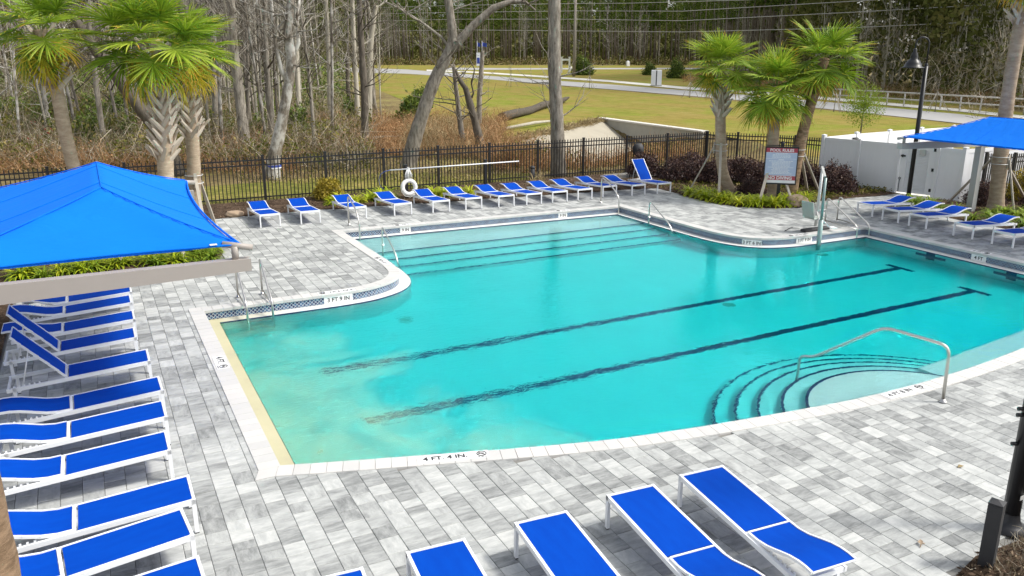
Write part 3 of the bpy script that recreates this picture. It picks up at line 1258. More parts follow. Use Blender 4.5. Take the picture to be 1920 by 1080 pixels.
def wall_marker(px, py, nrm, s, wd):
    """white depth tile on the waterline with black letters"""
    p = Vector((px, py)); nrm = Vector(nrm).normalized()
    x = Vector((-nrm.y, nrm.x)).to_3d()
    Mx = Matrix.Translation((p.x + nrm.x * 0.010, p.y + nrm.y * 0.010, -0.122)) @ Matrix((x, Vector((0, 0, 1)), nrm.to_3d())).transposed().to_4x4()
    mb = MB(); mb.box(-wd / 2, wd / 2, -0.076, 0.076, -0.006, 0.003)
    o = link('depth_marker', mb.mesh('depth_marker', M['white_tile']), tiles, Mx)
    link('lettering', text_mesh(s, 0.125, 'lettering', M['black_ink'], 0.003), o, Matrix.Translation((0, -0.004, 0.0045)))


def deck_marker(px, py, ang, s, wd, icon=True, size=0.13):
    Mx = Matrix.Translation((px, py, 0.0145)) @ Matrix.Rotation(ang, 4, 'Z')
    mb = MB(); mb.box(-wd / 2, wd / 2, -0.098, 0.098, -0.004, 0.002)
    o = link('depth_marker', mb.mesh('depth_marker', M['white_tile']), coping, Mx)
    off = -0.10 if icon else 0
    link('lettering', text_mesh(s, size, 'lettering', M['black_ink'], 0.0035), o, Matrix.Translation((off, 0, 0.0035)))
    if icon:
        mb = MB(); mb.torus((0, 0, 0), 0.06, 0.006, 24, 6)
        mb.bar((-0.04, 0.04, 0), (0.04, -0.04, 0), 0.012, 0.004)
        mb.tube([(-0.045, -0.01, 0), (0.0, 0.012, 0), (0.03, 0.002, 0)], 0.006, 6)
        for k in range(3):
            mb.bar((-0.06 + 0.045 * k, -0.085, 0), (-0.03 + 0.045 * k, -0.085, 0), 0.012, 0.002)
        link('no_diving_mark', mb.mesh('no_diving_mark', M['black_ink']), o, Matrix.Translation((wd / 2 - 0.09, 0.012, 0.0045)))


wall_marker(4.35, 16.66, (0, -1), '3 FT 9 IN', 0.62)
wall_marker(8.05, 22.675, (-0.034, -1), '9 IN', 0.32)
wall_marker(13.35, 22.494, (-0.034, -1), '9 IN', 0.32)
wall_marker(16.035, 16.735, (-0.77, -0.64), '3 FT 6 IN', 0.52)
wall_marker(17.60, 16.345, (0.0, -1), '3 FT 9 IN', 0.60)
wall_marker(20.02, 12.76, (-1, 0), '4 FT', 0.40)
deck_marker(1.50, 13.55, R_(-90), '4 FT.', 0.62, True, 0.15)
a4 = math.atan2(8.62 - 9.02, 4.5 - 3.1)
deck_marker(3.64, 8.755, R_(-15.0), '4 FT. 4 IN.', 0.92, True)
deck_marker(10.6, 7.57, R_(1), '4 FT 8 IN', 0.86, True)
deck_marker(4.35, 16.77, R_(180), '3 FT 9 IN', 0.80, True)
deck_marker(6.08, 18.9, R_(93), '1 FT 9 IN', 0.80, True)
deck_marker(8.0, 22.785, R_(180), '9 IN', 0.5, True)
deck_marker(13.4, 22.60, R_(180), '9 IN', 0.5, True)
deck_marker(17.5, 16.45, R_(180), '3 FT 9 IN', 0.80, True)
deck_marker(20.13, 12.8, R_(-90), '4 FT', 0.5, True)

# ================================================================== DECK
# outlines of the planting beds that cut into the paving
BED_E = catmull([(18.95, 27.6, 1), (18.83, 23.6, 1), (18.66, 22.3, 0), (18.83, 21.0, 0), (19.45, 20.12, 0), (20.45, 19.62, 0), (21.35, 19.68, 0), (22.1, 20.1, 0), (22.9, 20.12, 1), (26.1, 19.95, 1), (26.1, 27.6, 1)])
BED_W = catmull([(-6.0, 21.05, 1), (1.9, 20.45, 1), (2.4, 20.75, 0), (2.72, 21.6, 0), (2.72, 22.6, 0), (2.5, 23.6, 1), (2.4, 26.3, 1), (-6.0, 26.3, 1)])
BED_N = [(2.4, 26.25), (5.3, 26.33), (6.6, 26.3), (8.2, 26.12), (9.0, 26.0), (11.5, 25.8), (13.9, 25.55), (18.95, 25.0), (18.95, 28.9), (2.4, 28.9)]
BED_R = [(23.4, 18.35), (24.2, 18.9), (26.3, 18.55), (26.5, 17.6), (29.5, 17.6), (29.5, 9.0), (23.8, 9.0), (23.55, 16.0)]
BED_NEAR = [(6.2, 3.0), (7.05, 4.22), (7.6, 4.36), (8.2, 4.33), (8.7, 4.42), (12.5, 4.9), (12.5, 2.0), (6.5, 2.0)]
BED_FARW = [(-6, 4.0), (-1.78, 4.0), (-1.78, 20.7), (-6, 21.05)]
BEDS = [BED_E, BED_W, BED_N, BED_R, BED_NEAR, BED_FARW]

deck = thing('pool_deck', None, None); deck['kind'] = 'structure'
hole = offset(IN, 0.10)
PAVE_EDGE = offset(IN, 0.115)
fill_poly([[(-7, 1.0), (27.0, 1.0), (27.0, 28.95), (-7, 28.95)], hole], -0.020, 'joint_bed', M['joint'], deck)
pv = []
rnd = random.Random(11)
CWD = 0.232
x = -2.2
col = 0
while x < 26.6:
    y = 2.0 + rnd.uniform(-0.3, 0)
    while y < 27.4:
        L = rnd.choice((0.155, 0.232, 0.232, 0.31, 0.31))
        cxx, cyy = x + CWD / 2, y + L / 2
        if not inside(PAVE_EDGE, cxx, cyy) and not any(inside(b, cxx, cyy) for b in BEDS):
            if not (inside(IN, x, y) or inside(IN, x + CWD, y + L) or inside(IN, x, y + L) or inside(IN, x + CWD, y)):
                pv.append((x, y, CWD, L))
        y += L
    x += CWD
    col += 1


def in_view(x, y):
    q = RM.T @ np.array([x, y, -CAM_H])
    if q[2] < 0.1: return False
    u, v = 960 + FPX * q[0] / q[2], 540 + FPX * q[1] / q[2]
    return -20 < u < 1940 and -20 < v < 1100


pv.sort(key=lambda p: (0 if in_view(p[0] + .1, p[1] + .1) else 1, math.hypot(p[0], p[1])))
rest = MB()
for k, (x, y, wd, L) in enumerate(pv):
    t = rnd.random()
    gp = 0.002
    z1 = rnd.uniform(-0.0015, 0.0015)
    if k < 300:
        m_ = MB(); m_.bbox(x + gp, x + wd - gp, y + gp, y + L - gp, -0.05, z1, 0.005, 0, t)
        m_.build('paver', M['paver'], deck)
    else:
        rest.bbox(x + gp, x + wd - gp, y + gp, y + L - gp, -0.05, z1, 0.005, 0, t)
rest.build('paving', M['paver'], deck, kind='stuff')


# beds
def bed(poly, name, hgt=0.05, dens=0.5):
    """slightly mounded mulch bed"""
    a = sum(poly[i][0] * poly[(i + 1) % len(poly)][1] - poly[(i + 1) % len(poly)][0] * poly[i][1] for i in range(len(poly)))
    if a < 0: poly = poly[::-1]
    bm = bmesh.new()
    vs = [bm.verts.new((x, y, 0.0)) for x, y in poly]
    es = [bm.edges.new((vs[i], vs[(i + 1) % len(vs)])) for i in range(len(vs))]
    bmesh.ops.triangle_fill(bm, edges=es, use_beauty=True)
    for _ in range(4):
        long = [e for e in bm.edges if e.calc_length() > 0.55 and not e.is_boundary]
        if not long: break
        bmesh.ops.subdivide_edges(bm, edges=long, cuts=1)
        bmesh.ops.triangulate(bm, faces=bm.faces)
    r2 = random.Random(len(poly))
    for v in bm.verts:
        if not v.is_boundary:
            v.co.z = hgt * min(1, edge_dist(poly, v.co.x, v.co.y) / 0.3) + r2.uniform(-0.012, 0.012)
        else:
            v.co.z = 0.006
    for f in bm.faces:
        if f.normal.z < 0: f.normal_flip()
        f.smooth = True
    me = bpy.data.meshes.new(name); bm.to_mesh(me); bm.free()
    me.materials.append(M['mulch'])
    o = bpy.data.objects.new(name, me); C.objects.link(o)
    tag(o, kind='structure')
    return o


for p in BEDS:
    bed(p, 'planting_bed')
# mulch crumbs and dead leaves scattered over the beds
rng = np.random.default_rng(3)
P = []
for poly, cnt in ((BED_E, 5000), (BED_W, 4000), (BED_N, 4000), (BED_R, 3500), (BED_NEAR, 9000), (BED_FARW, 3000)):
    xs = [p[0] for p in poly]; ys = [p[1] for p in poly]
    k = 0
    tries = 0
    while k < cnt and tries < cnt * 4:
        tries += 1
        x = rng.uniform(max(min(xs), -5), max(xs)); y = rng.uniform(min(ys), max(ys))
        if inside(poly, x, y):
            P.append((x, y, 0.045 * min(1, edge_dist(poly, x, y) / 0.3) + 0.02)); k += 1
P = np.array(P)
V, F = leaf_quads(rng, P, np.full(len(P), 0.06), 2.5, 0.7)
soup('mulch_litter', V, F, [leafmat('mulch_bits', [(0, (0.04, 0.026, 0.017)), (0.6, (0.13, 0.085, 0.055)), (1, (0.30, 0.23, 0.15))], 0.9, 0)], tone=rng.random(len(F)), kind='stuff')

# ================================================================== LOUNGERS
LW = 0.60      # outer width
LL = 1.93      # frame length (foot at x = 0, head towards -x)
HX = -1.16     # hinge


def railz(x):
    return 0.375 + 0.115 * x / LL       # centre height of the side rail


def sheet(mb, prof, w_, th=0.006, mi=0):
    """woven sling following a side profile [(x, z)], w_ wide"""
    n = len(prof)
    # taut top face, smooth along its length only; edges and underside stay crisp
    top = []
    for x, z in prof:
        top += [(x, -w_ / 2, z), (x, w_ / 2, z)]
    mb.faces(top, [(2 * i, 2 * i + 1, 2 * i + 3, 2 * i + 2)[::-1] for i in range(n - 1)], mi, 0.5, True)
    bot = []
    for x, z in prof:
        bot += [(x, -w_ / 2, z - th), (x, w_ / 2, z - th)]
    mb.faces(bot, [(2 * i, 2 * i + 1, 2 * i + 3, 2 * i + 2) for i in range(n - 1)], mi, 0.5, True)
    for s_ in (-1, 1):
        e = []
        for x, z in prof:
            e += [(x, s_ * w_ / 2, z), (x, s_ * w_ / 2, z - th)]
        mb.faces(e, [(2 * i, 2 * i + 1, 2 * i + 3, 2 * i + 2)[::-s_] for i in range(n - 1)], mi, 0.5, False)
    for i in (0, n - 1):
        x, z = prof[i]
        mb.quad([(x, -w_ / 2, z), (x, w_ / 2, z), (x, w_ / 2, z - th), (x, -w_ / 2, z - th)], mi)


def lounger_meshes(upright):
    ms = {}
    fr = MB()
    for s in (-1, 1):
        y = s * (LW / 2 - 0.016)
        fr.bar((0, y, railz(0) + 0.004), (-LL, y, railz(-LL) + 0.004), 0.03, 0.054)
    fr.bar((-0.016, -LW / 2 + 0.033, railz(0)), (-0.016, LW / 2 - 0.033, railz(0)), 0.03, 0.056)
    fr.bar((-LL + 0.02, -LW / 2 + 0.033, railz(-LL)), (-LL + 0.02, LW / 2 - 0.033, railz(-LL)), 0.03, 0.05)
    fr.bar((HX, -LW / 2 + 0.033, railz(HX) + 0.014), (HX, LW / 2 - 0.033, railz(HX) + 0.014), 0.035, 0.03)
    ms['frame'] = fr.mesh('frame', M['white_frame'])
    for nm, x, s in (('f', -0.022, -1), ('f', -0.022, 1), ('r', -LL + 0.10, -1), ('r', -LL + 0.10, 1)):
        lg = MB()
        y = s * (LW / 2 - 0.018)
        lg.box(x - 0.022, x + 0.022, y - 0.017, y + 0.017, 0.012, railz(x) + 0.033)
        lg.box(x - 0.020, x + 0.020, y - 0.015, y + 0.015, 0.0, 0.012, 1)
        ms[nm + str(s)] = lg.mesh('leg', [M['white_frame'], M['black']])
    st = MB(); sheet(st, [(-0.034, 0.398), (-0.3, 0.386), (-0.6, 0.367), (-0.9, 0.350), (HX + 0.035, 0.337)], LW - 0.062)
    ms['seat'] = st.mesh('seat_sling', M['blue_sling'])
    # backrest: S-curved panel hinged at HX; profile in local coordinates (s along, h normal)
    prof = [(0.02, 0.0), (0.15, -0.012), (0.30, 0.0), (0.45, 0.035), (0.58, 0.065), (0.70, 0.078), (0.80, 0.075), (0.88, 0.062)]
    ang = R_(50) if upright else R_(3)
    pts = []
    for s, h in prof:
        pts.append((HX - s * math.cos(ang) - h * math.sin(ang), 0.348 + s * math.sin(ang) + h * math.cos(ang)))
    bk = MB(); sheet(bk, pts, LW - 0.10)
    ms['back'] = bk.mesh('backrest_sling', M['blue_sling'])
    bf = MB()
    for s in (-1, 1):
        y = s * (LW / 2 - 0.040)
        for (x0, z0), (x1, z1) in zip(pts, pts[1:]):
            bf.bar((x0 + 0.004, y, z0 - 0.006), (x1 - 0.004, y, z1 - 0.006), 0.022, 0.03)
    (x0, z0) = pts[0]
    bf.bar((x0 + 0.016, -LW / 2 + 0.05, z0 - 0.008), (x0 + 0.016, LW / 2 - 0.05, z0 - 0.008), 0.02, 0.022)
    (x0, z0) = pts[-1]
    bf.bar((x0, -LW / 2 + 0.051, z0 - 0.010), (x0, LW / 2 - 0.051, z0 - 0.010), 0.016, 0.018)
    ms['backframe'] = bf.mesh('backrest_frame', M['white_frame'])
    # support: toothed rack inside the rails and the prop that drops into it
    rk = MB()
    for s in (-1, 1):
        y = s * (LW / 2 - 0.048)
        for k in range(6):
            x = -1.50 - k * 0.065
            rk.box(x - 0.018, x + 0.004, y - 0.007, y + 0.007, railz(x) - 0.005, railz(x) + 0.045)
        rk.bar((-1.45, y, railz(-1.45) + 0.0), (-1.86, y, railz(-1.86) + 0.0), 0.014, 0.03)
        px_, pz_ = pts[4]
        if upright:
            rk.tube([(px_, y * 0.9, pz_ - 0.01), (-1.72, y * 0.9, railz(-1.72) + 0.03)], 0.011, 6)
        else:
            rk.tube([(px_, y * 0.9, pz_ - 0.015), (-1.40, y * 0.9, railz(-1.4) + 0.012)], 0.011, 6)
    x = -1.72 if upright else -1.40
    rk.tube([(x, -0.24, railz(x) + 0.03), (x, 0.24, railz(x) + 0.03)], 0.011, 6)
    ms['prop'] = rk.mesh('backrest_prop', M['white_frame'])
    return ms


LM = {False: lounger_meshes(False), True: lounger_meshes(True)}
rl = random.Random(77)


def lounger(x, y, rz, label, group, upright=False):
    t = thing('sun_lounger', label, 'sun lounger', (x, y, 0.002), rz, group)
    ms = LM[upright]
    link('frame', ms['frame'], t)
    for k in ('f-1', 'f1', 'r-1', 'r1'):
        link('leg', ms[k], t)
    link('seat_sling', ms['seat'], t)
    b = link('backrest', ms['back'], t)
    if upright: b['label'] = 'backrest raised steeply'
    link('backrest_frame', ms['backframe'], b)
    link('backrest_prop', ms['prop'], t)
    return t


GL = 'loungers along the west side of the pool'
for X, Y, rz, up, lab in (
        (0.40, 17.56, 0, 0, 'blue lounger mostly covered by the taupe beam of the large blue canopy'),
        (0.36, 16.77, 0, 0, 'flat blue lounger just below the taupe canopy beam'),
        (0.35, 15.66, 0, 0, 'flat blue lounger half crossed by a raised backrest'),
        (0.31, 14.60, 0, 1, 'upright blue lounger with a worn pale spot on its seat, farther from camera'),
        (0.43, 13.33, 0, 1, 'upright blue lounger with clean seat, nearer of the two raised west ones'),
        (0.50, 12.02, R_(1.0), 0, 'flat blue lounger directly in front of the nearer upright one'),
        (0.47, 11.07, 0, 0, 'flat blue lounger with white scuffs along its hinge bar'),
        (0.42, 10.05, 0, 0, 'flat blue lounger facing the yellow stained pool corner, head behind trunk'),
        (0.54, 8.73, 0, 0, 'flat blue lounger set farthest out toward the coping corner on the west side'),
        (0.42, 8.03, R_(5), 0, 'skewed blue lounger tucked tight against its neighbour by the near palm trunk'),
        (0.45, 7.06, R_(2), 0, 'blue lounger cut off at the lower left edge, last of the west row')):
    lounger(X, Y, rz, lab, GL, bool(up))
GL = 'loungers in the near row at the bottom'
for X, Y, rz, lab in (
        (1.47, 6.50, R_(86), 'blue lounger showing only its foot corner at the bottom edge, leftmost of near row'),
        (2.50, 6.50, R_(86), 'blue lounger with its foot end below the 4 FT 4 IN marker'),
        (3.65, 6.48, R_(86), 'blue lounger with a tiny white fleck on its seat, middle of near row'),
        (4.78, 6.51, R_(86), 'blue lounger in near row beside the fully visible one'),
        (5.75, 6.50, R_(86), 'fully visible flat blue lounger in front, nearest the round pool steps')):
    lounger(X, Y, rz, lab, GL)
GL = 'loungers along the far side by the black fence'
FX = [4.45, 5.62, 7.06, 8.52, 9.78, 10.92, 12.08, 13.08, 14.08, 15.11, 16.24, 17.31, 18.35]
FLAB = ['blue lounger at the far west end of the fence row',
        'second blue lounger from the west end, just left of the yellow shrub',
        'blue lounger behind the curved handrail at the shallow corner',
        'blue lounger between the yellow shrub and the ring buoy',
        'blue lounger whose head touches the white ring buoy',
        'first flat blue lounger right of the white ring buoy',
        'second flat blue lounger right of the white ring buoy',
        'flat blue lounger in front of the black fence post holding the white pole',
        'flat blue lounger just left of the small black bollard light',
        'flat blue lounger in front of the dry grass tuft',
        'flat blue lounger in front of the thick straight trunk, seen left of handrail',
        'flat blue lounger crossed by the far corner handrail',
        'upright blue lounger at the east end of the fence row']
FY = [24.2, 24.16, 24.18, 24.14, 24.06, 24.06, 24.0, 23.92, 23.92, 23.96, 24.12, 23.88, 23.76]
for i, X in enumerate(FX):
    lounger(X, FY[i], R_(-90 + rl.uniform(-1.5, 1.5)), FLAB[i], GL, i == 12)
GL = 'loungers on the east side under the small canopy'
for X, Y, lab in ((21.44, 17.59, 'blue lounger beside the black lamp post, farthest of the east row'),
                  (21.36, 16.58, 'blue lounger second in the east row, in front of dark grass clumps'),
                  (21.32, 15.61, 'blue lounger in front of the grey canopy post'),
                  (21.28, 14.14, 'blue lounger below the braced east palm'),
                  (21.24, 12.98, 'blue lounger cut by the right edge of the photo')):
    lounger(X, Y, R_(180 + rl.uniform(-1.5, 1.5)), lab, GL)


# ================================================================== SHADE CANOPIES
def canopy(x0, x1, y0, y1, side, mat_post, label, ridge):
    """hip roof of stretched cloth on cantilever posts; side: +1 posts beyond x1, -1 posts beyond x0"""
    cx_ = (x0 + x1) / 2; cy_ = (y0 + y1) / 2
    t = thing('shade_canopy', label, 'shade canopy', (cx_, cy_, 0))
    hx, hy = (x1 - x0) / 2, (y1 - y0) / 2
    ze, zr = 2.58, 3.20
    # ridge stands off centre
    xc = ridge - cx_
    hl, hr = hx + xc, hx - xc
    ry = hy - 1.5
    N_ = 28
    V = []; F = []
    NY = 44
    for i in range(N_ + 1):
        u = -1 + 2 * i / N_
        for j in range(NY + 1):
            v = -1 + 2 * j / NY
            # hem scallops between the corners
            ex = (hl if u < 0 else hr) - 0.16 * (1 - v * v)
            ey = hy - 0.14 * (1 - u * u)
            X, Y = xc + u * ex, v * ey
            ax = 1 - abs(u)
            ay = (hy - abs(v) * hy) / (hy - ry)
            k = min(ax, ay)
            k = max(0.0, min(1.0, k))
            # cloth sags a little between the ridges
            d = abs(ax - min(ay, 1.0))
            sag = -0.10 * k * (1 - k) - 0.09 * min(d, 0.5) * (1 - k)
            hem = -0.03 * (1 - v * v) * (1 - k) if ax < ay else -0.03 * (1 - u * u) * (1 - k)
            V.append((X, Y, ze + (zr - ze) * k + sag + hem * 0))
    for i in range(N_):
        for j in range(NY):
            a = i * (NY + 1) + j
            F.append((a, a + NY + 1, a + NY + 2, a + 1))
    mb = MB(); mb.faces(V, F, 0, 0.5, True)
    o = mb.build('canopy_cloth', M['canopy'], t)
    sd = o.modifiers.new('thickness', 'SOLIDIFY'); sd.thickness = 0.006; sd.offset = -1
    hem = MB()
    edge = [(u, -1) for u in np.linspace(-1, 1, 25)] + [(1, v) for v in np.linspace(-1, 1, 37)[1:]] + [(u, 1) for u in np.linspace(1, -1, 25)[1:]] + [(-1, v) for v in np.linspace(1, -1, 37)[1:]]
    pts = []
    for u, v in edge:
        ex = (hl if u < 0 else hr) - 0.16 * (1 - v * v); ey = hy - 0.14 * (1 - u * u)
        pts.append((xc + u * ex, v * ey, ze - 0.012))
    hem.tube(pts, 0.016, 6)
    hem.build('hem_cord', M['canopy'], o)
    post_x = side * (hx + (0.62 if side > 0 else 0.45))
    for sy in (-1, 1):
        yb = sy * (hy - 0.02)
        pm = MB(); pm.bbox(post_x - 0.10, post_x + 0.10, yb - 0.10, yb + 0.10, 0.02, 2.36, 0.008)
        pm.bbox(post_x - 0.19, post_x + 0.19, yb - 0.19, yb + 0.19, 0.0, 0.022, 0.004)
        pm.build('post', mat_post, t)
        # beam tapers toward its free end
        tip = -side * (hx + 0.10)
        rt = post_x + side * 0.12
        bm_ = MB()
        zt = 2.38
        hb, ht = 0.27, 0.16
        wv = 0.075
        vs = []
        for x, h in ((rt, hb), (tip, ht)):
            vs += [(x, yb - wv, zt - h), (x, yb + wv, zt - h), (x, yb + wv, zt), (x, yb - wv, zt)]
        bm_.faces(vs, [(0, 1, 2, 3), (7, 6, 5, 4), (0, 4, 5, 1), (1, 5, 6, 2), (2, 6, 7, 3), (3, 7, 4, 0)])
        b_ = bm_.build('beam', mat_post, t)
        for e in (-1, 1):
            fx = e * (hx + 0.02) if e * side < 0 else e * (hx - 0.05)
            ft = MB()
            ft.tube([(fx - e * 0.10, yb, zt), (fx - e * 0.10, yb, zt + 0.17)], 0.045, 10)
            ft.tube([(fx - e * 0.24, yb - sy * 0.06, zt + 0.20), (fx + e * 0.12, yb + sy * 0.05, zt + 0.14)], 0.042, 12)
            ft.build('corner_fitting', mat_post, b_)
    # stitched seams along the ridge and the hips
    def zc(u, v):
        ex = (hl if u < 0 else hr) - 0.16 * (1 - v * v); ey = hy - 0.14 * (1 - u * u)
        ax = 1 - abs(u); ay = (hy - abs(v) * hy) / (hy - ry); k = max(0.0, min(1.0, min(ax, ay)))
        d = abs(ax - min(ay, 1.0))
        return (xc + u * ex, v * ey, ze + (zr - ze) * k - 0.10 * k * (1 - k) - 0.09 * min(d, 0.5) * (1 - k) + 0.004)
    vr = ry / hy
    for ln in ([(0, v) for v in np.linspace(-vr, vr, 15)],) + tuple([(a * (1 - q), b * (vr * q + (1 - q))) for q in np.linspace(1, 0.02, 22)] for a in (-1, 1) for b in (-1, 1)) + tuple([(u, v) for u in np.linspace(-0.98, 0.98, 33)] for v in (-0.34, 0.34)):
        sm = MB(); sm.tube([zc(u, v) for u, v in ln], 0.009, 5); sm.build('seam', M['canopy'], o)
    cl = MB(); cl.box(hx - 0.38, hx - 0.29, -hy + 0.004, -hy + 0.07, ze + 0.012, ze + 0.018)
    cl.build('hem_tag', M['sign_white'], o)
    return t


canopy(-2.05, 1.60, 10.86, 16.92, -1, M['taupe'], 'large blue hip shade canopy on taupe beams over west loungers', 0.08)
canopy(21.30, 24.36, 10.40, 16.48, 1, M['grey_steel'], 'blue shade canopy on grey steel post over the east loungers', 22.83)


# ================================================================== HAND RAILS
def rail(name, pts, label, group=None, r=0.021, extra=None):
    o = pts[0]
    t = thing(name, label, 'handrail', (o[0], o[1], 0.0), 0, group)
    # round the corners
    P_ = [Vector((p[0] - o[0], p[1] - o[1], p[2])) for p in pts]
    out = [P_[0]]
    for a, b, c in zip(P_, P_[1:], P_[2:]):
        k = min(0.16, (a - b).length * 0.45, (c - b).length * 0.45)
        p0 = b + (a - b).normalized() * k; p1 = b + (c - b).normalized() * k
        for s in np.linspace(0, 1, 7):
            out.append((p0 * (1 - s) + b * s) * (1 - s) + (b * (1 - s) + p1 * s) * s)
    out.append(P_[-1])
    mb = MB(); mb.tube(out, r, 10); mb.build('rail', M['steel'], t)
    mb = MB(); mb.lathe([(r, 0.05), (r * 1.6, 0.035), (r * 2.4, 0.014), (r * 2.5, 0.008)], 14, (0, 0, 0.006)); mb.build('base_collar', M['steel'], t)
    if extra:
        for a, b in extra:
            mb = MB(); mb.tube([(a[0] - o[0], a[1] - o[1], a[2]), (b[0] - o[0], b[1] - o[1], b[2])], r * 0.8, 8); mb.build('lower_bar', M['steel'], t)
    return t


GR = 'curved stainless handrails at the shallow entry'
rail('pool_handrail', [(6.59, 23.50, 0), (6.59, 23.50, 0.90), (6.59, 22.75, 0.62), (6.59, 22.45, 0.30), (6.59, 22.45, -0.4)], 'stainless handrail at the far west corner of the shallow shelf', GR)
rail('pool_handrail', [(6.62, 20.48, -0.46), (6.62, 20.48, 0.55), (6.64, 19.55, 0.02), (6.64, 19.15, -0.5)], 'stainless handrail standing in water at the west end of the wide steps', GR)
rail('pool_handrail', [(15.30, 23.25, 0), (15.30, 23.25, 0.90), (15.32, 22.58, 0.62), (15.32, 22.20, 0.34), (15.32, 22.20, -0.4)], 'stainless handrail at the far east corner of the shallow shelf', GR)
rail('pool_handrail', [(15.22, 20.40, -0.46), (15.22, 20.40, 0.55), (15.26, 19.40, -0.05), (15.28, 19.1, -0.5)], 'stainless handrail standing in water at the east end of the wide steps', GR)
rail('pool_handrail', [(10.78, 7.06, 0), (10.77, 7.08, 0.88), (10.50, 8.0, 0.93), (10.20, 9.02, 0.14), (10.14, 9.25, 0.10), (10.13, 9.27, -1.2)], 'long bent stainless handrail over the round pool steps', None, 0.024)


def ladder(name, x0, x1, yd, yw, label, steps, bars):
    t = thing(name, label, 'pool ladder', ((x0 + x1) / 2, yd, 0))
    hw_ = (x1 - x0) / 2
    for s in (-1, 1):
        x = s * hw_
        P_ = [Vector((x, 0, 0)), Vector((x, 0, 0.80)), Vector((x, yw - yd, 0.12)), Vector((x, yw - yd - 0.03, -0.9))]
        out = [P_[0]]
        for a, b, c in zip(P_, P_[1:], P_[2:]):
            k = 0.12
            p0 = b + (a - b).normalized() * k; p1 = b + (c - b).normalized() * k
            for q in np.linspace(0, 1, 6):
                out.append((p0 * (1 - q) + b * q) * (1 - q) + (b * (1 - q) + p1 * q) * q)
        out.append(P_[-1])
        mb = MB(); mb.tube(out, 0.021, 10)
        r_ = mb.build('rail', M['steel'], t)
        mb = MB(); mb.tube([(x, 0, 0.10), (x, yw - yd + 0.02, 0.04)], 0.017, 8); mb.build('lower_bar', M['steel'], r_)
        mb = MB(); mb.lathe([(0.021, 0.05), (0.04, 0.03), (0.05, 0.008)], 12, (x, 0, 0.006)); mb.build('base_collar', M['steel'], r_)
    for k in range(steps):
        z = -0.30 - 0.24 * k
        mb = MB(); mb.bbox(-hw_ + 0.02, hw_ - 0.02, yw - yd - 0.07, yw - yd + 0.03, z - 0.025, z, 0.006)
        mb.build('tread', M['steel'], t)
    return t


ladder('pool_ladder', 2.40, 2.90, 17.34, 16.32, 'stainless ladder rails at the west end of the pool near the beam tip', 3, 0)
ladder('pool_ladder', 19.42, 19.92, 17.30, 16.10, 'stainless ladder with submerged treads in the east corner beside the lift', 3, 0)

# pool lift
t = thing('pool_lift', 'pool lift with pale grey seat on twin poles at the pool edge', 'pool lift', (18.94, 17.20, 0))
mb = MB(); mb.tube([(0, 0, 0), (0.02, -0.02, 1.72)], 0.045, 12); mb.build('mast', M['galv'], t)
mb = MB(); mb.tube([(-1.15, -1.22, -0.8), (-1.15, -1.22, 0.50)], 0.065, 14); mb.tube([(-1.15, -1.22, 0.50), (-1.13, -1.20, 1.66)], 0.038, 12); mb.build('lift_tube', M['aqua_tube'], t)
mb = MB(); mb.bar((0.04, 0.02, 1.74), (-1.18, -1.22, 1.70), 0.06, 0.03); mb.build('top_bracket', M['galv'], t)
mb = MB(); mb.bar((-0.02, -0.3, 0.44), (-0.55, -0.55, 0.40), 0.04, 0.04); mb.bar((0, 0, 0.42), (-1.15, -1.18, 0.44), 0.04, 0.04); mb.build('swing_arm', M['galv'], t)
st = MB(); st.bbox(-0.95, -0.55, -0.79, -0.39, 0.40, 0.44, 0.02); st.build('seat', M['lift_grey'], t)
Mb = Matrix.Translation((-0.95, -0.58, 0.45)) @ Matrix.Rotation(R_(-12), 4, 'Y')
sb = MB(); sb.bbox(-0.02, 0.02, -0.21, 0.21, 0.0, 0.46, 0.012, M=Mb); sb.build('seat_back', M['lift_grey'], t)
for y_ in (-0.85, -0.32):
    mb = MB(); mb.tube([(-0.93, y_, 0.68), (-0.6, y_, 0.68), (-0.55, y_, 0.45)], 0.016, 8); mb.build('armrest', M['galv'], t)
mb = MB(); mb.bar((-0.5, -0.6, 0.38), (-0.28, -0.78, 0.12), 0.05, 0.03); mb.bar((-0.28, -0.78, 0.12), (-0.12, -0.84, 0.12), 0.22, 0.02); mb.build('footrest', M['white_frame'], t)
mb = MB(); mb.tube([(-0.9, 0.02, 0.04), (-1.15, -0.05, 0.02), (-1.45, -0.22, 0.02)], 0.012, 6); mb.bbox(-1.05, -0.10, -0.62, -0.42, 0.014, 0.09, 0.02); mb.build('battery_box', M['black_rough'], t)

# ================================================================== LAMP POSTS, BOLLARDS, SIGN


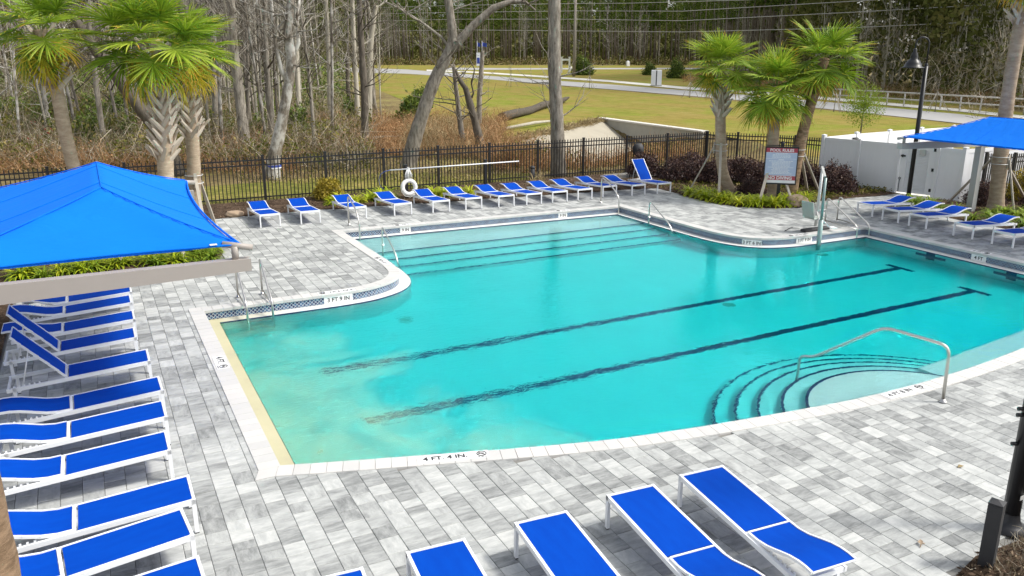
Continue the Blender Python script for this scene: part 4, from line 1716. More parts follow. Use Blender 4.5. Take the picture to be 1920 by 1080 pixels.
def lamp_post(x, y, top, label, big=False, head=(0, -1)):
    t = thing('lamp_post', label, 'lamp post', (x, y, 0))
    r = 0.075 if not big else 0.085
    mb = MB()
    mb.lathe([(0.20, 0.0), (0.20, 0.03), (0.13, 0.06), (0.10, 0.12), (r, 0.20)], 18)
    mb.tube([(0, 0, 0.12), (0, 0, top - 0.95)], [r, r * 0.92], 16)
    mb.build('pole', M['black'], t)
    hx, hy = head
    a = MB()
    z0 = top - 0.95
    R2 = 0.22
    pts = [(0, 0, z0 - 0.05), (0, 0, z0 + 0.70)]
    for k in range(1, 11):
        s = math.pi * k / 10
        pts.append((hx * (R2 - R2 * math.cos(s)), hy * (R2 - R2 * math.cos(s)), z0 + 0.70 + R2 * math.sin(s)))
    pts.append((hx * R2 * 2, hy * R2 * 2, z0 + 0.50))
    a.tube(pts, 0.028, 10)
    a.lathe([(0.05, z0 - 0.03), (0.07, z0), (0.05, z0 + 0.05), (0.03, z0 + 0.10)], 12)
    a.build('gooseneck_arm', M['black'], t)
    s = MB()
    s.lathe([(0.03, 0.55), (0.06, 0.52), (0.06, 0.44), (0.10, 0.36), (0.12, 0.27), (0.12, 0.20), (0.19, 0.15), (0.25, 0.05), (0.29, -0.04), (0.36, -0.07), (0.36, -0.085), (0.27, -0.075), (0.05, 0.05)], 24, (hx * R2 * 2, hy * R2 * 2, z0 + 0.02))
    s.build('bell_shade', M['black'], t)
    return t


lamp_post(25.27, 18.99, 5.46, 'black lamp post with bell shade beside the east loungers', head=(-0.88, 0.46))
t = lamp_post(8.40, 4.53, 5.6, 'tall black pole at the right edge rising behind the short bollard', True, head=(0.8, -0.6))
for z, a in ((1.02, 0.0), (1.35, 0.3), (1.42, 0.3), (2.05, 0.1)):
    mb = MB(); mb.tube([(-0.07, 0.03, z), (-0.13, 0.06, z)], 0.022, 8); mb.build('cap_screw', M['black'], t)
mb = MB(); mb.box(-0.05, 0.03, -0.092, -0.088, 0.40, 0.45); mb.build('number_plate', M['galv'], t)

t = thing('bollard_light', 'short square black bollard at the lower right corner', 'bollard', (7.52, 4.20, 0.0), R_(20))
mb = MB(); mb.bbox(-0.066, 0.066, -0.066, 0.066, 0.0, 0.72, 0.006); mb.build('shaft', M['black_rough'], t)
mb = MB()
mb.faces([(-0.068, -0.068, 0.721), (0.068, -0.068, 0.721), (0.068, 0.068, 0.721), (-0.068, 0.068, 0.721), (-0.068, -0.068, 0.735), (0.068, -0.068, 0.735), (0.068, 0.068, 0.735), (-0.068, 0.068, 0.735), (0, 0, 0.765)],
         [(3, 2, 1, 0), (0, 1, 5, 4), (1, 2, 6, 5), (2, 3, 7, 6), (3, 0, 4, 7), (4, 5, 8), (5, 6, 8), (6, 7, 8), (7, 4, 8)])
mb.build('cap', M['black_rough'], t)
t = thing('bollard_light', 'small round black bollard light behind the fence row of loungers', 'bollard', (15.22, 28.0, 0.0))
mb = MB(); mb.tube([(0, 0, 0), (0, 0, 0.62)], 0.085, 14); mb.build('shaft', M['black_rough'], t)
mb = MB(); mb.lathe([(0.0, 0.70), (0.06, 0.69), (0.10, 0.64), (0.10, 0.60), (0.085, 0.59)], 14); mb.build('cap', M['black_rough'], t)

# little shrub tag and leaf on the paving
o = MB(); o.tube([(0, 0, 0.01), (0.05, 0.03, 0.03), (0.09, 0.02, 0.015)], 0.006, 5); o.quad([(0.02, 0, 0.03), (0.08, 0.03, 0.04), (0.1, 0.08, 0.03), (0.03, 0.06, 0.03)])
o.build('dead_leaf', M['rock'], label='curled brown leaf lying on the paving next to the black bollard', cat='leaf', loc=(7.22, 4.72, 0.0))
o = MB(); o.tube([(0, 0, 0.008), (0.05, 0.02, 0.02), (0.11, -0.01, 0.01)], [0.004, 0.006, 0.002], 5); o.quad([(0.0, 0, 0.01), (0.06, 0.03, 0.025), (0.11, -0.01, 0.012), (0.05, -0.02, 0.015)])
o.build('dead_leaf', M['straw'], label='lone yellow leaf lying in the middle of the open paving', cat='leaf', loc=(*g(1795, 878), 0.002))

# pool rules sign, turned to the pool
sx, sy = 20.70, 20.56
ang = math.atan2(-sx, sy) + R_(4)
t = thing('pool_rules_sign', 'pool rules sign on a black post in the east planting bed', 'sign', (sx, sy, 0.03), 0)
t.rotation_euler = (0, 0, ang)      # local -y faces the camera side
mb = MB(); mb.box(-0.055, 0.055, -0.03, 0.06, 0.0, 1.98); mb.lathe([(0.085, 1.98), (0.085, 2.0), (0.05, 2.04), (0.0, 2.06)], 12, (0, 0.015, 0)); mb.build('post', M['black'], t)
fr = MB()
BW, Z0, Z1 = 0.50, 0.66, 1.83
fr.box(-BW - 0.04, BW + 0.04, -0.06, -0.031, Z1, Z1 + 0.05); fr.box(-BW - 0.04, BW + 0.04, -0.06, -0.031, Z0 - 0.05, Z0)
fr.box(-BW - 0.03, -BW, -0.06, -0.031, Z0, Z1); fr.box(BW, BW + 0.03, -0.06, -0.031, Z0, Z1); fr.box(-BW - 0.02, BW + 0.02, -0.045, -0.032, Z1 + 0.07, Z1 + 0.10)
fr.build('frame', M['black'], t)
bd = MB(); bd.box(-BW, BW, -0.056, -0.032, Z0, Z1); bd = bd.build('board', M['sign_blue'], t)
mb = MB(); mb.box(-BW, BW, -0.0585, -0.056, Z1 - 0.145, Z1 - 0.0); mb.build('red_header', M['sign_red'], bd)
mb = MB(); mb.box(-BW, BW, -0.0585, -0.056, Z0 + 0.10, Z0 + 0.245); mb.build('red_band', M['sign_red'], bd)
mb = MB(); mb.box(-BW, BW, -0.0585, -0.056, Z0, Z0 + 0.10); mb.box(-BW, BW, -0.0585, -0.056, Z1 - 0.155, Z1 - 0.147); mb.box(-BW, BW, -0.0585, -0.056, Z0 + 0.246, Z0 + 0.254); mb.build('white_footer', M['sign_white'], bd)
FM = Matrix(((1, 0, 0), (0, 0, 1), (0, 1, 0))).to_4x4()
RX = Matrix.Rotation(R_(90), 4, 'X')
link('lettering', text_mesh('POOL RULES', 0.135, 'lettering', M['sign_white'], 0.003), bd, Matrix.Translation((0, -0.0595, Z1 - 0.075)) @ RX)
link('lettering', text_mesh('NO DIVING', 0.150, 'lettering', M['sign_white'], 0.004), bd, Matrix.Translation((0, -0.0595, Z0 + 0.168)) @ RX)
mb = MB()
rs = random.Random(4)
z = Z1 - 0.19
rows = 0
while z > Z0 + 0.30:
    if rows in (4,):
        mb.box(-BW + 0.01, BW - 0.01, -0.0585, -0.056, z, z + 0.008)
    elif rows == 5:
        mb.box(-0.09, 0.09, -0.0585, -0.056, z, z + 0.02)
    else:
        wd = rs.uniform(0.22, 0.42) * (0.75 if rows < 4 else 1)
        x = -wd
        while x < wd:
            l = min(rs.uniform(0.03, 0.10), wd - x + 0.001)
            mb.box(x, x + l, -0.0585, -0.056, z, z + 0.017)
            x += l + 0.014
    z -= 0.042
    rows += 1
mb.build('small_print', M['sign_white'], bd)

# ring buoy and reaching pole on two black posts
Yp = 27.05
for X, lab in ((9.72, 'black post carrying the white ring buoy'), (12.78, 'black post holding up the long white pole, right of the buoy')):
    t = thing('hook_post', lab, 'post', (X, Yp + 0.06, 0))
    mb = MB(); mb.box(-0.05, 0.05, -0.05, 0.05, 0.0, 1.18); mb.build('shaft', M['black'], t)
    mb = MB(); mb.tube([(0, -0.05, 1.05), (0, -0.13, 1.02), (0, -0.15, 1.06), (0, -0.15, 1.10)], 0.012, 6); mb.build('hook', M['white_frame'], t)
t = thing('reaching_pole', 'long white reaching pole with dark blue hook along the black fence', 'safety pole', (9.08, Yp - 0.09, 1.04))
mb = MB(); mb.tube([(0, 0, 0), (5.0, 0, 0.02)], 0.021, 10); mb.build('pole', M['white_frame'], t)
mb = MB(); mb.tube([(0, 0, 0), (-0.18, 0, -0.03), (-0.33, 0, -0.12), (-0.40, 0, -0.30), (-0.38, 0, -0.48), (-0.30, 0, -0.60), (-0.22, 0, -0.66)], 0.014, 8); mb.build('rescue_hook', M['hook_blue'], t)
t = thing('ring_buoy', 'white ring buoy hanging from the pole by coiled white rope', 'ring buoy', (9.72, Yp - 0.20, 0.42))
mb = MB(); mb.torus((0, 0, 0), 0.235, 0.075, 32, 14, Matrix.Rotation(R_(84), 3, 'X').to_4x4()); mb.build('ring', M['ring_white'], t)
mb = MB()
rs = random.Random(8)
for k in range(9):
    x = -0.10 + 0.025 * k
    mb.tube([(x * 0.25, 0.03, 0.66), (x * 1.3 + rs.uniform(-.02, .02), -0.01 - rs.random() * 0.03, 0.45), (x * 1.1 + rs.uniform(-.03, .03), -0.02, 0.26)], 0.009, 5)
mb.tube([(-0.03, 0.02, 0.70), (0.0, 0.0, 0.62), (0.03, 0.02, 0.70)], 0.012, 6)
mb.tube([(-0.24, -0.08, 0.05), (-0.31, -0.1, -0.12), (-0.20, -0.1, -0.27), (0.0, -0.1, -0.33), (0.2, -0.08, -0.24)], 0.009, 5)
mb.build('rope', M['ring_white'], t)

# ================================================================== BLACK FENCES


def fence(name, pts, spacing, label, z_top=1.50, z_bot=-0.06, end_posts=True, pick=True, npk=0.135, skip_last=False):
    """pts: list of (x, y, ztop)"""
    t = thing(name, label, 'fence', (pts[0][0], pts[0][1], 0))
    o = Vector((pts[0][0], pts[0][1], 0))
    pk = MB(); pk.box(-0.0145, 0.0145, -0.0145, 0.0145, 0.02, 1.0)
    for (x0, y0, t0), (x1, y1, t1) in zip(pts, pts[1:]):
        a = Vector((x0, y0, 0)) - o; b = Vector((x1, y1, 0)) - o
        L = (b - a).length
        n = max(1, round(L / spacing))
        d = (b - a).normalized()
        ang = math.atan2(d.y, d.x)
        for i in range(n + 1):
            if i == n and (x1, y1, t1) != pts[-1]: continue
            p = a.lerp(b, i / n); zt = t0 + (t1 - t0) * i / n
            mb = MB(); Mx = Matrix.Translation(p) @ Matrix.Rotation(ang, 4, 'Z')
            mb.box(-0.042, 0.042, -0.042, 0.042, z_bot, zt + 0.02, M=Mx)
            mb.box(-0.049, 0.049, -0.049, 0.049, zt + 0.02, zt + 0.045, M=Mx)
            mb.build('post', M['black'], t)
        for i in range(n):
            p = a.lerp(b, i / n); q = a.lerp(b, (i + 1) / n)
            za = t0 + (t1 - t0) * i / n; zb = t0 + (t1 - t0) * (i + 1) / n
            for dz in (-0.12, -0.29, None):
                h0 = za + dz if dz is not None else z_bot + 0.16
                h1 = zb + dz if dz is not None else z_bot + 0.16
                mb = MB(); mb.bar(p + d * 0.04 + Vector((0, 0, h0)), q - d * 0.04 + Vector((0, 0, h1)), 0.030, 0.042); mb.build('rail', M['black'], t)
            m = max(1, round((q - p).length / npk))
            for k in range(1, m):
                c = p.lerp(q, k / m); zt = za + (zb - za) * k / m
                me = PK.get('m')
                if me is None:
                    me = PK['m'] = pk.mesh('picket', M['black'])
                h = zt - z_bot
                link('picket', me, t, Matrix.Translation((c.x, c.y, z_bot)) @ Matrix.Rotation(ang, 4, 'Z') @ Matrix.Diagonal((1, 1, h, 1)))
    return t


PK = {}
fence('picket_fence', [(-3.4, 29.0, 1.50), (24.7, 29.15, 1.50)], 2.13, 'long black metal picket fence between the pool deck and the bare wood', npk=0.125)
fence('picket_fence', [(24.7, 29.06, 1.50), (26.0, 26.6, 1.56), (25.85, 23.5, 1.68)], 1.8, 'short black picket fence running from the far corner to the white vinyl enclosure', npk=0.125)
fence('picket_fence', [(27.05, 17.55, 1.66), (28.75, 17.62, 1.55), (33.0, 17.8, 1.50)], 1.9, 'black picket fence behind the braced east palm', npk=0.125)
# dark rounded bag hung on the fence
t = thing('dark_bag', 'rounded dark bag hanging on the black fence beyond the upright far lounger', 'bag', (20.9, 29.02, 1.18))
mb = MB(); mb.lathe([(0.0, 0.0), (0.10, 0.0), (0.20, -0.06), (0.25, -0.2), (0.25, -0.34), (0.17, -0.48), (0.05, -0.53), (0, -0.53)], 16); mb.build('body', M['black_rough'], t)
mb = MB(); mb.tube([(0.16, 0.0, -0.02), (0.26, 0.05, -0.2), (0.24, 0.05, -0.42)], 0.012, 6); mb.build('strap', M['galv'], t)

# ================================================================== WHITE VINYL ENCLOSURE
t = thing('vinyl_fence', 'white vinyl privacy enclosure with a louvred gate at the east end', 'fence', (25.4, 23.1, 0))
O = Vector((25.4, 23.1, 0))


def vpost(x, y, h, w_=0.065):
    mb = MB(); mb.box(x - w_, x + w_, y - w_, y + w_, -0.05, h)
    mb.box(x - w_ - 0.012, x + w_ + 0.012, y - w_ - 0.012, y + w_ + 0.012, h, h + 0.03)
    mb.faces([(x - w_, y - w_, h + 0.03), (x + w_, y - w_, h + 0.03), (x + w_, y + w_, h + 0.03), (x - w_, y + w_, h + 0.03), (x, y, h + 0.06)], [(0, 1, 4), (1, 2, 4), (2, 3, 4), (3, 0, 4)])
    mb.build('post', M['vinyl'], t)


def vpanel(a, b, h):
    a = Vector((*a, 0)); b = Vector((*b, 0))
    d = (b - a).normalized()
    a2 = a + d * 0.065; b2 = b - d * 0.065
    L = (b2 - a2).length
    ang = math.atan2(d.y, d.x)
    Mx = Matrix.Translation(a2) @ Matrix.Rotation(ang, 4, 'Z')
    mb = MB()
    k = max(1, round(L / 0.28))
    for i in range(k):
        mb.box(L * i / k + 0.003, L * (i + 1) / k - 0.003, -0.012, 0.012, 0.13, h - 0.15, M=Mx)
    mb.box(0, L, -0.008, 0.008, 0.13, h - 0.15, M=Mx)
    p = mb.build('panel', M['vinyl'], t)
    mb = MB(); mb.box(0, L, -0.028, 0.028, h - 0.15, h - 0.02, M=Mx); mb.build('top_rail', M['vinyl'], p)
    mb = MB(); mb.box(0, L, -0.028, 0.028, 0.0, 0.13, M=Mx); mb.build('bottom_rail', M['vinyl'], p)


H_ = 1.80
front = [(0, 0), (0.30, -1.45), (0.63, -2.92)]
vpost(*front[0], 1.84); vpost(*front[1], H_); vpost(*front[2], H_)
vpanel(front[0], front[1], H_); vpanel(front[1], front[2], H_)
gate_l = Vector((0.63, -2.92)); gate_r = Vector((1.05, -4.20))
wend = Vector((1.25, -5.04))
vpost(gate_r.x, gate_r.y, H_); vpost(wend.x, wend.y, H_)
vpanel(gate_r, wend, H_ - 0.02)
# gate
d = (gate_r - gate_l).normalized(); L = (gate_r - gate_l).length - 0.13
Mx = Matrix.Translation((gate_l.x + d.x * 0.065, gate_l.y + d.y * 0.065, 0)) @ Matrix.Rotation(math.atan2(d.y, d.x), 4, 'Z')
mb = MB()
mb.box(0.02, 0.24, -0.02, 0.02, 0.06, H_ - 0.08, M=Mx); mb.box(L - 0.24, L - 0.02, -0.02, 0.02, 0.06, H_ - 0.08, M=Mx)
mb.box(0.24, L - 0.24, -0.02, 0.02, 0.06, 0.16, M=Mx); mb.box(0.24, L - 0.24, -0.02, 0.02, H_ - 0.20, H_ - 0.08, M=Mx)
gt = mb.build('gate', M['vinyl'], t)
mb = MB(); mb.box(0.24, L - 0.24, 0.014, 0.019, 0.16, H_ - 0.20, M=Mx); mb.build('backing_sheet', M['vinyl'], gt)
z = 0.175
sl_ = MB(); sl_.box(0.245, L - 0.245, -0.016, 0.012, 0.0, 0.006)
lm_ = sl_.mesh('louvre', M['vinyl'])
while z < H_ - 0.24:
    link('louvre', lm_, gt, Mx @ Matrix.Translation((0, 0, z)) @ Matrix.Rotation(R_(35), 4, 'X'))
    z += 0.055
for zz in (0.18, 0.90, 1.60):
    mb = MB(); mb.box(L - 0.10, L - 0.02, -0.045, -0.021, zz, zz + 0.11, M=Mx); mb.build('hinge', M['black'], gt)
mb = MB(); mb.box(0.03, 0.19, -0.06, -0.021, 1.34, 1.40, M=Mx); mb.box(0.08, 0.13, -0.09, -0.06, 1.32, 1.42, M=Mx); mb.build('latch', M['black'], gt)
mb = MB(); mb.tube([Mx @ Vector((0.08, -0.04, 0.10)), Mx @ Vector((0.08, -0.04, 0.52))], 0.012, 6); mb.torus(Mx @ Vector((0.08, -0.04, 0.56)), 0.035, 0.01, 14, 6, (Mx.to_3x3() @ Matrix.Rotation(R_(90), 3, 'X')).to_4x4()); mb.build('drop_bolt', M['black'], gt)
mb = MB(); mb.box(0.66, 0.86, -0.06, -0.022, H_ - 0.36, H_ - 0.16, M=Mx); mb.build('sign_plate', M['galv'], gt)
# inner and side walls of the enclosure
back = [(0, 0), (2.2, 0.35), (4.3, 0.50), (6.4, 0.60), (8.6, 0.65)]
for a, b in zip(back, back[1:]):
    vpanel(a, b, 1.80); vpost(*b, 1.82)
side = [tuple(wend), (3.4, -5.0), (5.6, -4.95), (7.8, -4.9), (10.0, -4.85)]
for a, b in zip(side, side[1:]):
    vpanel(a, b, 1.78); vpost(*b, 1.80)
mb = MB(); mb.box(-0.10, 0.10, -0.05, 0.05, 0, 0.10, M=Matrix.Translation((2.0, 0.24, 1.55))); mb.tube([(1.85, 0.2, 1.6), (2.15, 0.2, 1.6)], 0.03, 8)
mb.build('floodlight', M['black'], t)
# concrete pad in the enclosure
mb = MB(); mb.prism([(0.3, -4.8), (9, -4.6), (9, 0.4), (0.2, 0.0)], -0.04, 0.006); mb.build('pad', M['sidewalk'], t)
# ================================================================== PALMS
rp = random.Random(21)


def frond_mesh(seed, old=False, seg=34, fan=0.80, pet=0.62):
    r = random.Random(seed)
    mb = MB()
    sag = 0.08 if not old else 0.16
    mb.tube([(0, 0, 0), (pet * 0.5, 0, -sag * 0.15), (pet, 0, -sag * 0.5)], [0.016, 0.012, 0.009], 4, 1)
    # the blade hangs from the stalk end, folded back so its face looks outwards
    tilt = R_(r.uniform(8, 34) if not old else r.uniform(25, 50))
    U = Vector((math.cos(tilt), 0, -math.sin(tilt)))
    W = Vector((math.sin(tilt), 0, math.cos(tilt)))
    S = Vector((0, 1, 0))
    O = Vector((pet, 0, -sag * 0.5))
    for k in range(seg):
        f = k / (seg - 1) * 2 - 1
        a = f * R_(138) + r.uniform(-0.05, 0.05)
        L = fan * (1.0 - 0.36 * abs(f) ** 1.8) * r.uniform(0.86, 1.08)
        B = O + U * (0.20 * (1 - abs(f)))
        d = U * math.cos(a) + S * math.sin(a)
        sv = S * math.cos(a) - U * math.sin(a)
        cup = r.uniform(0.10, 0.26)
        ws = (0.008, 0.021, 0.013, 0.002)
        ts = (0.0, 0.42, 0.74, 1.0)
        V = []
        tw = r.uniform(-0.35, 0.35)
        tipdrop = r.uniform(0.02, 0.16) * (2.0 if old else 1.0)
        for w_, s in zip(ws, ts):
            p = B + d * (L * s) + W * (cup * L * s * (1 - s * 0.7)) - Vector((0, 0, tipdrop * L * s ** 3))
            V += [p - sv * w_ - W * (tw * w_), p + W * (w_ * 0.6), p + sv * w_ + W * (tw * w_)]
        t0 = r.random()
        for i in range(3):
            tone = min(1, max(0, t0 * 0.7 + 0.3 * i / 2 + r.uniform(-0.1, 0.1)))
            j = 3 * i
            mi = 0
            if old and (i == 2 or r.random() < 0.6): mi = 2
            elif not old and i == 2 and r.random() < 0.10: mi = 2
            mb.faces([V[j], V[j + 1], V[j + 2], V[j + 3], V[j + 4], V[j + 5]], [(0, 1, 4, 3), (1, 2, 5, 4)], mi, tone)
    return mb.mesh('frond', [M['frond'], M['petiole'], M['frond_old']])


FR = [frond_mesh(s) for s in range(5)]
FRO = [frond_mesh(40 + s, True, 28, 0.62, 0.45) for s in range(3)]


def boot_mesh(seed):
    r = random.Random(seed)
    mb = MB()
    L = r.uniform(0.36, 0.46)
    vs = []
    for s, w_, h, th in ((0, 0.050, -0.01, 0.018), (0.45, 0.046, 0.015, 0.022), (0.85, 0.036, 0.035, 0.020), (1, 0.026, 0.05, 0.012)):
        vs += [(h, -w_, L * s), (h + th, 0, L * s + 0.01), (h, w_, L * s), (h - th, 0, L * s)]
    fs = []
    for i in (0, 4, 8):
        for k in range(4):
            fs.append((i + k, i + (k + 1) % 4, i + 4 + (k + 1) % 4, i + 4 + k))
    fs += [(3, 2, 1, 0), (12, 13, 14, 15)]
    mb.faces(vs, fs)
    return mb.mesh('boot', M['boot'])


BO = [boot_mesh(s) for s in range(4)]


def palm(pts, r0, r1, label, n_fronds=30, scale=1.0, boots=None, bark='palm_bark', seed=0, old=6, group=None, elev=(88, -38)):
    """pts: trunk line, world coordinates"""
    r = random.Random(seed)
    o = Vector(pts[0])
    t = thing('cabbage_palm', label, 'palm tree', tuple(o), 0, group)
    P_ = [Vector(p) - o for p in pts]
    # smooth polyline
    fine = []
    for i in range(len(P_) - 1):
        p0 = P_[max(0, i - 1)]; p1 = P_[i]; p2 = P_[i + 1]; p3 = P_[min(len(P_) - 1, i + 2)]
        for k in range(12):
            s = k / 12
            fine.append(0.5 * (2 * p1 + (p2 - p0) * s + (2 * p0 - 5 * p1 + 4 * p2 - p3) * s * s + (3 * p1 - p0 - 3 * p2 + p3) * s ** 3))
    fine.append(P_[-1])
    n = len(fine)
    rad = []
    for i in range(n):
        s = i / (n - 1)
        flare = max(0, 1 - s * 7) ** 2 * 0.42
        rad.append((r0 + (r1 - r0) * s) * (1 + flare) * r.uniform(0.965, 1.035))
    mb = MB(); mb.tube(fine, rad, 16)
    tr = mb.build('trunk', M[bark], t)

    def along(z):
        for a, b in zip(fine, fine[1:]):
            if a.z <= z <= b.z:
                return a.lerp(b, (z - a.z) / max(1e-6, b.z - a.z)), (b - a).normalized()
        return fine[-1], (fine[-1] - fine[-2]).normalized()
    if boots:
        z0, z1, per = boots
        z = z0; k = 0
        row = 0
        while z < z1:
            p, d = along(z)
            rr = r1 * 1.02
            for j in range(per):
                a = 2 * math.pi * (j + 0.5 * (row % 2)) / per + r.uniform(-0.08, 0.08)
                tilt = r.uniform(-0.45, 0.45) if row % 2 == 0 else r.uniform(-0.45, 0.45)
                side = 0.62 * (1 if row % 2 else -1)
                Mx = Matrix.Translation(p + Vector((math.cos(a) * rr * 0.92, math.sin(a) * rr * 0.92, 0))) @ Matrix.Rotation(a, 4, 'Z') @ Matrix.Rotation(side + r.uniform(-.15, .15), 4, 'X') @ Matrix.Rotation(R_(r.uniform(2, 9) if z > z0 + 0.3 else r.uniform(10, 24)), 4, 'Y') @ Matrix.Diagonal((1, 1.15, r.uniform(0.9, 1.2), 1))
                link('boot', BO[k % 4], tr, Mx)
                k += 1
            z += 0.135
            row += 1
    top = fine[-1]
    # heart of old stalks
    for k in range(n_fronds):
        s = k / max(1, n_fronds - 1)
        el = elev[0] + (elev[1] - elev[0]) * (s ** 0.9) + r.uniform(-9, 9)
        a = k * 2.39996 + r.uniform(-0.25, 0.25)
        isold = k >= n_fronds - old
        me = r.choice(FRO if isold else FR)
        sc = scale * r.uniform(0.88, 1.10) * (1.0 if s > 0.15 else 0.85)
        Mx = Matrix.Translation(top + Vector((math.cos(a) * 0.05, math.sin(a) * 0.05, -0.25 * s))) @ Matrix.Rotation(a, 4, 'Z') @ Matrix.Rotation(-R_(el), 4, 'Y') @ Matrix.Rotation(r.uniform(-0.35, 0.35), 4, 'X') @ Matrix.Scale(sc, 4)
        link('frond', me, t, Mx)
    return t


# west planting
palm([(0.10, 22.6, 0), (-0.18, 22.6, 1.2), (-0.42, 22.6, 2.5), (-0.52, 22.6, 4.2), (-0.66, 22.6, 5.45)], 0.165, 0.145, 'leaning cabbage palm at the far left, bare pinkish trunk and cut crown base', 30, 0.98, (4.1, 5.2, 5), seed=1, old=12, elev=(80, -60))
palm([(1.23, 21.7, 0), (1.50, 21.7, 1.2), (1.62, 21.7, 2.5), (1.72, 21.7, 3.9), (1.62, 21.7, 5.25)], 0.20, 0.185, 'cabbage palm with criss cross boots nearest the big blue canopy', 36, 1.20, (2.40, 4.95, 6), seed=2, old=7, elev=(88, -42))
palm([(2.35, 24.5, 0), (2.46, 24.5, 1.0), (2.55, 24.5, 2.0), (2.62, 24.5, 3.6), (2.70, 24.5, 5.05)], 0.20, 0.165, 'booted cabbage palm by the black fence with tied stakes and a yellow hanging frond', 32, 0.98, (2.65, 4.7, 6), seed=3, old=9, elev=(85, -48))
# east planting
palm([(20.62, 22.8, 0), (20.15, 22.8, 0.9), (19.95, 22.8, 2.2), (19.86, 22.8, 3.2), (19.80, 22.8, 4.55)], 0.205, 0.165, 'leftmost of the three palms behind the pool rules sign, boots below its crown', 36, 0.92, (2.75, 4.1, 6), seed=4, old=6, elev=(90, -40))
palm([(21.22, 21.25, 0), (21.10, 21.25, 0.8), (20.95, 21.25, 1.9), (20.86, 21.25, 3.1), (20.86, 21.25, 3.85)], 0.215, 0.185, 'middle palm of the three, directly behind the pool rules sign', 36, 1.08, None, seed=5, old=5, elev=(88, -60))
palm([(21.62, 20.85, 0), (21.68, 20.85, 0.9), (21.85, 20.85, 2.1), (22.1, 20.85, 3.2), (22.55, 20.85, 4.75)], 0.20, 0.17, 'rightmost and tallest palm of the three, trunk leaning right', 32, 1.12, None, 'palm_bark_red', seed=6, old=4, elev=(82, -50))
palm([(25.86, 16.2, 0), (25.74, 16.2, 1.2), (25.62, 16.2, 2.5), (25.52, 16.2, 4.3), (25.62, 16.2, 7.6)], 0.24, 0.185, 'tall bare palm trunk behind the small blue canopy at the right edge', 26, 1.15, (5.75, 7.2, 6), seed=7)
# trunk close to the camera at the left edge
pN = onY(40, 1010, 5.0)
palm([(pN.x - 0.235, 5.0, 0), (pN.x - 0.235, 5.0, 2.0), (pN.x - 0.27, 5.0, 4.5), (pN.x - 0.5, 5.0, 9.0)], 0.205, 0.20, 'rough brown palm trunk close up at the lower left edge', 20, 0.9, None, 'palm_bark_red', seed=8)


def brace(name, palm_pos, z, feet, label, straps=True, rad=0.18):
    """timber stakes tied to a palm"""
    c = Vector(palm_pos)
    t = thing('palm_brace', label, 'tree brace', (c.x, c.y, 0))
    for fx, fy in feet:
        d = Vector((fx - c.x, fy - c.y, 0)).normalized()
        a = Vector((fx - c.x, fy - c.y, 0.02)); b = d * (rad + 0.05) + Vector((0, 0, z))
        mb = MB(); mb.bar(a, b, 0.085, 0.045); mb.build('stake', M['wood_stake'], t)
        mb = MB(); mb.bar(d * (rad + 0.03) + Vector((0, 0, z - 0.25)), d * (rad + 0.03) + Vector((0, 0, z + 0.15)), 0.09, 0.04); mb.build('batten', M['wood_stake'], t)
    if straps:
        for dz in (-0.14, 0.08):
            mb = MB(); mb.torus((0, 0, z + dz), rad + 0.045, 0.012, 20, 6); mb.build('strap', M['galv'], t)
    return t


brace('b', (20.00, 22.8), 1.72, [(19.37, 23.64), (18.98, 21.55)], 'two timber stakes bracing the leftmost of the three palms', rad=0.18)
brace('b', (21.02, 21.25), 1.55, [(19.55, 20.25), (20.80, 19.95)], 'pale timber stakes in front of the middle palm, either side of the sign post', rad=0.19)
brace('b', (21.76, 20.85), 1.65, [(23.30, 21.7), (23.1, 20.9)], 'two long timber stakes propping the rightmost leaning palm', rad=0.18)
brace('b', (25.66, 16.2), 1.70, [(25.9, 15.6), (25.9, 17.9), (28.2, 16.6)], 'timber stakes bracing the tall palm behind the east canopy', rad=0.22)
brace('b', (2.52, 24.5), 1.55, [(3.05, 25.3), (2.55, 23.1), (1.5, 25.4)], 'grey stake tied to the booted palm next to the black fence', rad=0.19)
brace('b', (1.45, 21.7), 1.35, [(1.75, 20.85), (0.2, 21.2), (2.3, 22.4)], 'timber stakes under the blue canopy bracing the nearest booted palm', rad=0.21)
o = MB(); o.bar((0, 0, 0.03), (1.35, 0.25, 0.50), 0.09, 0.045); o.build('timber_stake', M['wood_stake'], label='slanting timber stake in the mulch at the lower right corner', cat='stake', loc=(7.95, 4.02, 0))

# ================================================================== PLANTING


def clump_mesh(seed, n, L, mat, spread=1.0, w_=0.011):
    r = random.Random(seed)
    mb = MB()
    for k in range(n):
        a = r.uniform(0, 2 * math.pi)
        l = L * r.uniform(0.65, 1.1)
        el = r.uniform(0.35, 1.35)
        bx, by = r.uniform(-.05, .05), r.uniform(-.05, .05)
        V = []
        x, y, z = bx, by, 0.0
        st = l / 4
        for i, ww in enumerate((w_, w_ * 1.1, w_ * 0.95, w_ * 0.7, w_ * 0.15)):
            sx, sy = -math.sin(a) * ww, math.cos(a) * ww
            V += [(x - sx, y - sy, z), (x + sx, y + sy, z)]
            x += math.cos(a) * math.cos(el) * st * spread; y += math.sin(a) * math.cos(el) * st * spread; z += math.sin(el) * st
            el -= 0.42 * spread
        t0 = r.random()
        mb.faces(V, [(0, 1, 3, 2), (2, 3, 5, 4), (4, 5, 7, 6), (6, 7, 9, 8)], 0, t0)
    return mb.mesh('clump', mat)


CL = [clump_mesh(s, 54, 0.52, M['lily'], w_=0.020) for s in range(3)]
CLD = [clump_mesh(10 + s, 54, 0.50, M['lily_dark'], w_=0.018) for s in range(3)]
rc = random.Random(31)


